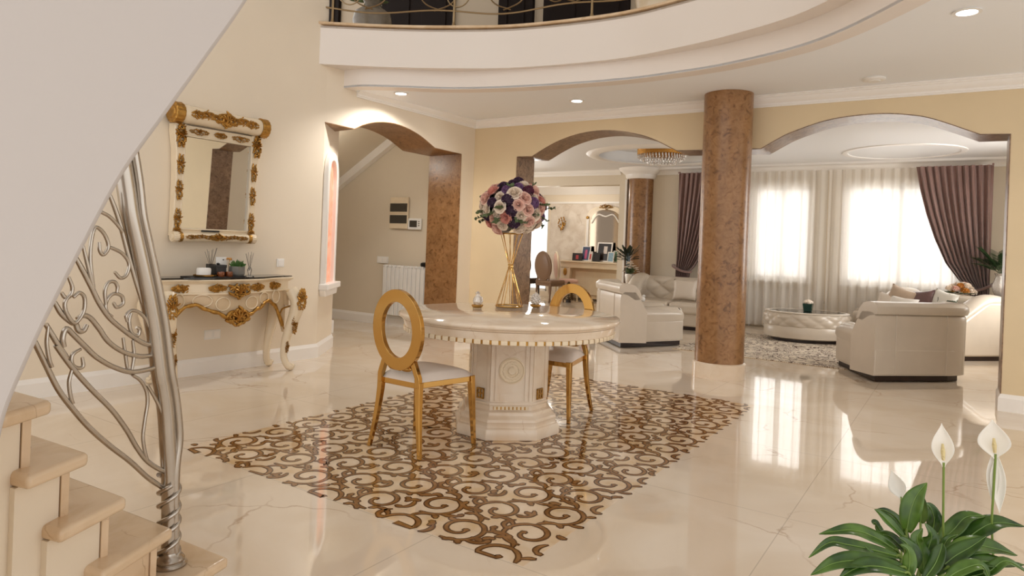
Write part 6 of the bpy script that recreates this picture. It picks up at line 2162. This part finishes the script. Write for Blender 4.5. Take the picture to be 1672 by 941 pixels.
# ---------------------------------------------------------------- peace lily in the right foreground
LEAF = [
    ([(-0.106, 2.271, 0.475), (-0.099, 2.275, 0.533), (-0.085, 2.285, 0.581), (-0.062, 2.3, 0.619)], 0.028, 0.2),
    ([(-0.076, 2.374, 0.476), (-0.073, 2.377, 0.514), (-0.07, 2.379, 0.552)], 0.021, -0.5),
    ([(-0.106, 2.235, 0.466), (-0.142, 2.211, 0.506), (-0.164, 2.196, 0.531), (-0.182, 2.184, 0.548)], 0.018, 0.5),
    ([(-0.101, 2.334, 0.423), (-0.13, 2.315, 0.486), (-0.158, 2.296, 0.512), (-0.185, 2.278, 0.519)], 0.014, 0.3),
    ([(-0.119, 2.178, 0.446), (-0.176, 2.141, 0.484), (-0.231, 2.104, 0.502), (-0.305, 2.055, 0.488)], 0.023, 0.4),
    ([(-0.112, 2.135, 0.449), (-0.175, 2.093, 0.466), (-0.233, 2.054, 0.478), (-0.275, 2.027, 0.481), (-0.32, 1.997, 0.439)], 0.019, 0.5),
    ([(-0.097, 2.097, 0.438), (-0.178, 2.043, 0.454), (-0.251, 1.994, 0.446), (-0.307, 1.957, 0.411)], 0.025, 0.5),
    ([(-0.087, 2.079, 0.433), (-0.156, 2.034, 0.449), (-0.204, 2.002, 0.442), (-0.243, 1.976, 0.412)], 0.023, 0.4),
    ([(-0.049, 2.429, 0.426), (-0.043, 2.433, 0.471), (-0.054, 2.426, 0.509), (-0.067, 2.417, 0.524)], 0.021, 0.0),
    ([(-0.028, 2.346, 0.439), (0.006, 2.369, 0.477), (0.036, 2.389, 0.516), (0.082, 2.42, 0.521)], 0.027, -0.5),
    ([(0.008, 2.346, 0.427), (0.067, 2.386, 0.488), (0.11, 2.414, 0.511), (0.176, 2.458, 0.504)], 0.032, -0.4),
    ([(-0.017, 2.222, 0.44), (0.045, 2.263, 0.478), (0.099, 2.299, 0.475), (0.154, 2.336, 0.458)], 0.032, -0.4),
    ([(-0.008, 2.18, 0.433), (0.049, 2.218, 0.455), (0.106, 2.256, 0.453), (0.168, 2.297, 0.451)], 0.025, -0.3),
    ([(-0.059, 2.242, 0.394), (-0.052, 2.246, 0.446), (-0.045, 2.251, 0.487), (-0.063, 2.239, 0.523)], 0.022, 0.1),
    ([(-0.079, 2.181, 0.412), (-0.084, 2.177, 0.452), (-0.102, 2.165, 0.481), (-0.119, 2.154, 0.495)], 0.022, 0.3),
    ([(-0.087, 2.259, 0.406), (-0.123, 2.235, 0.446), (-0.15, 2.218, 0.47), (-0.187, 2.193, 0.471)], 0.019, 0.4),
    ([(-0.058, 2.218, 0.388), (-0.064, 2.215, 0.439), (-0.078, 2.205, 0.484), (-0.066, 2.213, 0.515)], 0.021, 0.0),
    ([(-0.034, 2.283, 0.386), (-0.018, 2.293, 0.439), (-0.006, 2.301, 0.471), (0.017, 2.316, 0.485)], 0.013, -0.3),
    ([(-0.032, 2.176, 0.413), (0.008, 2.202, 0.459), (0.048, 2.229, 0.49), (0.08, 2.25, 0.519)], 0.026, -0.4),
    ([(-0.073, 2.149, 0.396), (-0.115, 2.121, 0.424), (-0.161, 2.09, 0.446), (-0.191, 2.07, 0.479)], 0.021, 0.4),
    ([(-0.007, 2.133, 0.422), (0.025, 2.153, 0.448), (0.068, 2.182, 0.464), (0.089, 2.197, 0.427)], 0.020, -0.4),
    ([(0.026, 2.178, 0.415), (0.086, 2.218, 0.437), (0.125, 2.244, 0.468), (0.183, 2.283, 0.432)], 0.017, -0.4),
    ([(-0.096, 2.098, 0.409), (-0.089, 2.102, 0.448), (-0.094, 2.099, 0.487), (-0.111, 2.087, 0.501)], 0.017, 0.2),
    ([(-0.164, 2.292, 0.441), (-0.179, 2.283, 0.462), (-0.188, 2.276, 0.478), (-0.192, 2.273, 0.473)], 0.014, 0.4),
    ([(-0.056, 2.148, 0.401), (-0.033, 2.163, 0.442), (-0.021, 2.171, 0.482), (-0.018, 2.173, 0.501)], 0.019, -0.1),
]
SPATHE = [
    ((-0.023, 2.302, 0.672), (-0.032, 2.296, 0.797), 0.028, (-0.015, 2.307, 0.351)),
    ((0.1, 2.408, 0.695), (0.089, 2.401, 0.808), 0.040, (0.094, 2.403, 0.347)),
    ((0.103, 2.41, 0.714), (0.115, 2.417, 0.535), 0.019, (0.124, 2.424, 0.348)),
    ((0.095, 2.416, 0.716), (0.099, 2.419, 0.555), 0.017, (0.089, 2.412, 0.374)),
    ((-0.13, 2.411, 0.523), (-0.159, 2.392, 0.612), 0.024, (-0.125, 2.414, 0.366)),
]

def lily_leaf_mat():
    m, nt, b = newmat('lily_leaf')
    N, L = nt.nodes, nt.links
    tc = N.new('ShaderNodeTexCoord')
    n1 = N.new('ShaderNodeTexNoise')
    n1.inputs['Scale'].default_value = 14
    L.new(tc.outputs['Object'], n1.inputs['Vector'])
    r = N.new('ShaderNodeValToRGB')
    r.color_ramp.elements[0].position, r.color_ramp.elements[0].color = 0.35, (*srgb(42, 74, 28), 1)
    r.color_ramp.elements[1].position, r.color_ramp.elements[1].color = 0.7, (*srgb(92, 128, 52), 1)
    L.new(n1.outputs['Fac'], r.inputs[0])
    oi = N.new('ShaderNodeObjectInfo')
    mx = N.new('ShaderNodeMix')
    mx.data_type = 'RGBA'
    mx.blend_type = 'MULTIPLY'
    mx.inputs[0].default_value = 1.0
    r3 = N.new('ShaderNodeValToRGB')
    r3.color_ramp.elements[0].color = (0.55, 0.62, 0.5, 1)
    r3.color_ramp.elements[1].color = (1.25, 1.15, 0.9, 1)
    L.new(oi.outputs['Random'], r3.inputs[0])
    L.new(r.outputs[0], mx.inputs[6])
    L.new(r3.outputs[0], mx.inputs[7])
    L.new(mx.outputs[2], b.inputs['Base Color'])
    b.inputs['Roughness'].default_value = 0.26
    return m
M['lily'] = lily_leaf_mat()
M['lilyrib'] = mat('lily_midrib', srgb(120, 150, 74), 0.4)
M['lilystem'] = mat('lily_stem', srgb(118, 140, 62), 0.45)
M['spathe'] = mat('white_spathe', srgb(244, 240, 232), 0.5)
M['spadix'] = mat('cream_spadix', srgb(232, 214, 160), 0.6, bump=0.6, bscale=200)
PB = Vector((-0.085, 2.17, 0.0))
pl_ = thing('peace_lily', 'peace lily with white blooms and glossy leaves in the right foreground', 'plant', PB)
MB().lathe([(0.0, 0), (0.115, 0), (0.12, 0.01), (0.155, 0.25), (0.165, 0.27), (0.165, 0.295), (0.15, 0.295), (0.145, 0.27), (0, 0.265)], 40).build('pot', M['whitepl'], pl_)
MB().lathe([(0.0, 0.268), (0.146, 0.268), (0.0, 0.272)], 30).build('soil', M['soil'], pl_)
camp = Vector((0, 0, 1.26))
for i, (pts, w, rr_) in enumerate(LEAF):
    P = spline([Vector(p) - PB for p in pts], 6)
    k = len(P)
    vs, fs = [], []
    nr = 7
    rib = []
    for j, p in enumerate(P):
        t_ = (P[min(j + 1, k - 1)] - P[max(j - 1, 0)]).normalized()
        see = (camp - PB - p).normalized()
        up = (see * 0.75 + Vector((0, 0, 0.9)) + Vector((0.5 * rr_, 0, 0))).normalized()
        sd = t_.cross(up).normalized()
        nn_ = sd.cross(t_).normalized()
        u = j / (k - 1)
        ww = w * (max(0.0, sin(pi * min(1, u * 0.93 + 0.07)) ** 0.75)) * (1.15 - 0.35 * u)
        if j == k - 1:
            ww = w * 0.03
        rib.append(p + nn_ * 0.0012)
        for q in range(nr):
            a = -1 + 2 * q / (nr - 1)
            vs.append(p + sd * (a * ww) + nn_ * (0.28 * ww * abs(a) ** 1.3 - 0.10 * ww * a * a * sin(u * 9 + i)))
    for j in range(k - 1):
        for q in range(nr - 1):
            fs.append((j * nr + q, j * nr + q + 1, (j + 1) * nr + q + 1, (j + 1) * nr + q))
    lf = MB().add(vs, fs).build('leaf', M['lily'], pl_, smooth=80)
    so = lf.modifiers.new('thick', 'SOLIDIFY')
    so.thickness = 0.0012
    MB().tube(rib, [0.0016 - 0.001 * j / (k - 1) for j in range(k)], 5).build('midrib', M['lilyrib'], lf)
    # petiole down to the soil
    b0 = P[0]
    g0 = Vector((b0.x * 0.25 + 0.02 * sin(i * 2.1), b0.y * 0.25 + 0.02 * cos(i * 2.1), 0.27))
    MB().tube(spline([g0, g0.lerp(b0, 0.5) + Vector((0, 0, 0.02)), b0, P[1]], 5), 0.0035, 6).build('petiole', M['lilystem'], lf)
for i, (b_, a_, w, sb) in enumerate(SPATHE):
    B_, A_ = Vector(b_) - PB, Vector(a_) - PB
    ax = A_ - B_
    see = (camp - PB - B_).normalized()
    sd = ax.cross(see).normalized()
    ff = sd.cross(ax).normalized()
    ff = ff if ff.dot(see) > 0 else -ff
    def sp(u, v):
        a = -1 + 2 * u
        t_ = v
        if t_ < 0.16:
            ww = w * (0.12 + 0.38 * (t_ / 0.16) ** 1.5)
        elif t_ < 0.45:
            ww = w * (0.50 + 0.50 * sin((t_ - 0.16) / 0.29 * pi / 2))
        else:
            ww = w * max(0.03, cos((t_ - 0.45) / 0.55 * pi / 2) ** 1.25)
        return B_ + ax * t_ + sd * (a * ww) + ff * (0.45 * ww * a * a - 0.12 * w * sin(pi * t_))
    s_ = MB().grid(sp, 11, 22).build('spathe', M['spathe'], pl_, smooth=80)
    so = s_.modifiers.new('thick', 'SOLIDIFY')
    so.thickness = 0.001
    if i in (2, 3):
        continue
    if i in (0, 1):
        MB().tube([B_ + ax * 0.18 + ff * 0.008, B_ + ax * 0.38 + ff * 0.014, B_ + ax * 0.56 + ff * 0.016], [0.004, 0.0058, 0.003], 8).build('spadix', M['spadix'], s_, smooth=60)
    S0 = Vector(sb) - PB
    S1 = Vector((S0.x * 0.3, S0.y * 0.3, 0.27))
    MB().tube(spline([S1, S0, S0.lerp(B_, 0.5), B_, B_ + ax * 0.04], 6), 0.0032, 7).build('flower_stem', M['lilystem'], s_)

# ---------------------------------------------------------------- lamps of the room
def downlight(x, y, z, label, energy, r=0.062):
    t = thing('downlight', label, 'ceiling light', (x, y, z), 0, 'recessed ceiling lights')
    MB().lathe([(r, 0.0), (r + 0.02, -0.001), (r + 0.022, -0.007), (r, -0.010), (r - 0.004, -0.004)], 28, cap=False).build('rim', M['whitepl'], t)
    MB().lathe([(0.0001, -0.004), (r, -0.004)], 28, cap=False).build('diffuser', M['lamp'], t)
    ld = bpy.data.lights.new('downlight_lamp', 'SPOT')
    ld.energy, ld.spot_size, ld.spot_blend, ld.shadow_soft_size, ld.color = energy, radians(150), 0.6, 0.05, (1, 0.96, 0.9)
    lo = bpy.data.objects.new('downlight_lamp', ld)
    C.objects.link(lo)
    lo.parent = t
    lo.location = (0, 0, -0.02)
downlight(-5.16, 5.46, ZC, 'lit recessed ceiling light nearest the small hallway arch', 95)
downlight(-3.57, 6.55, ZC, 'lit recessed ceiling light above the left wide arch', 26)
downlight(-0.02, 5.20, ZC, 'large lit recessed ceiling light nearest the upper right corner', 26)
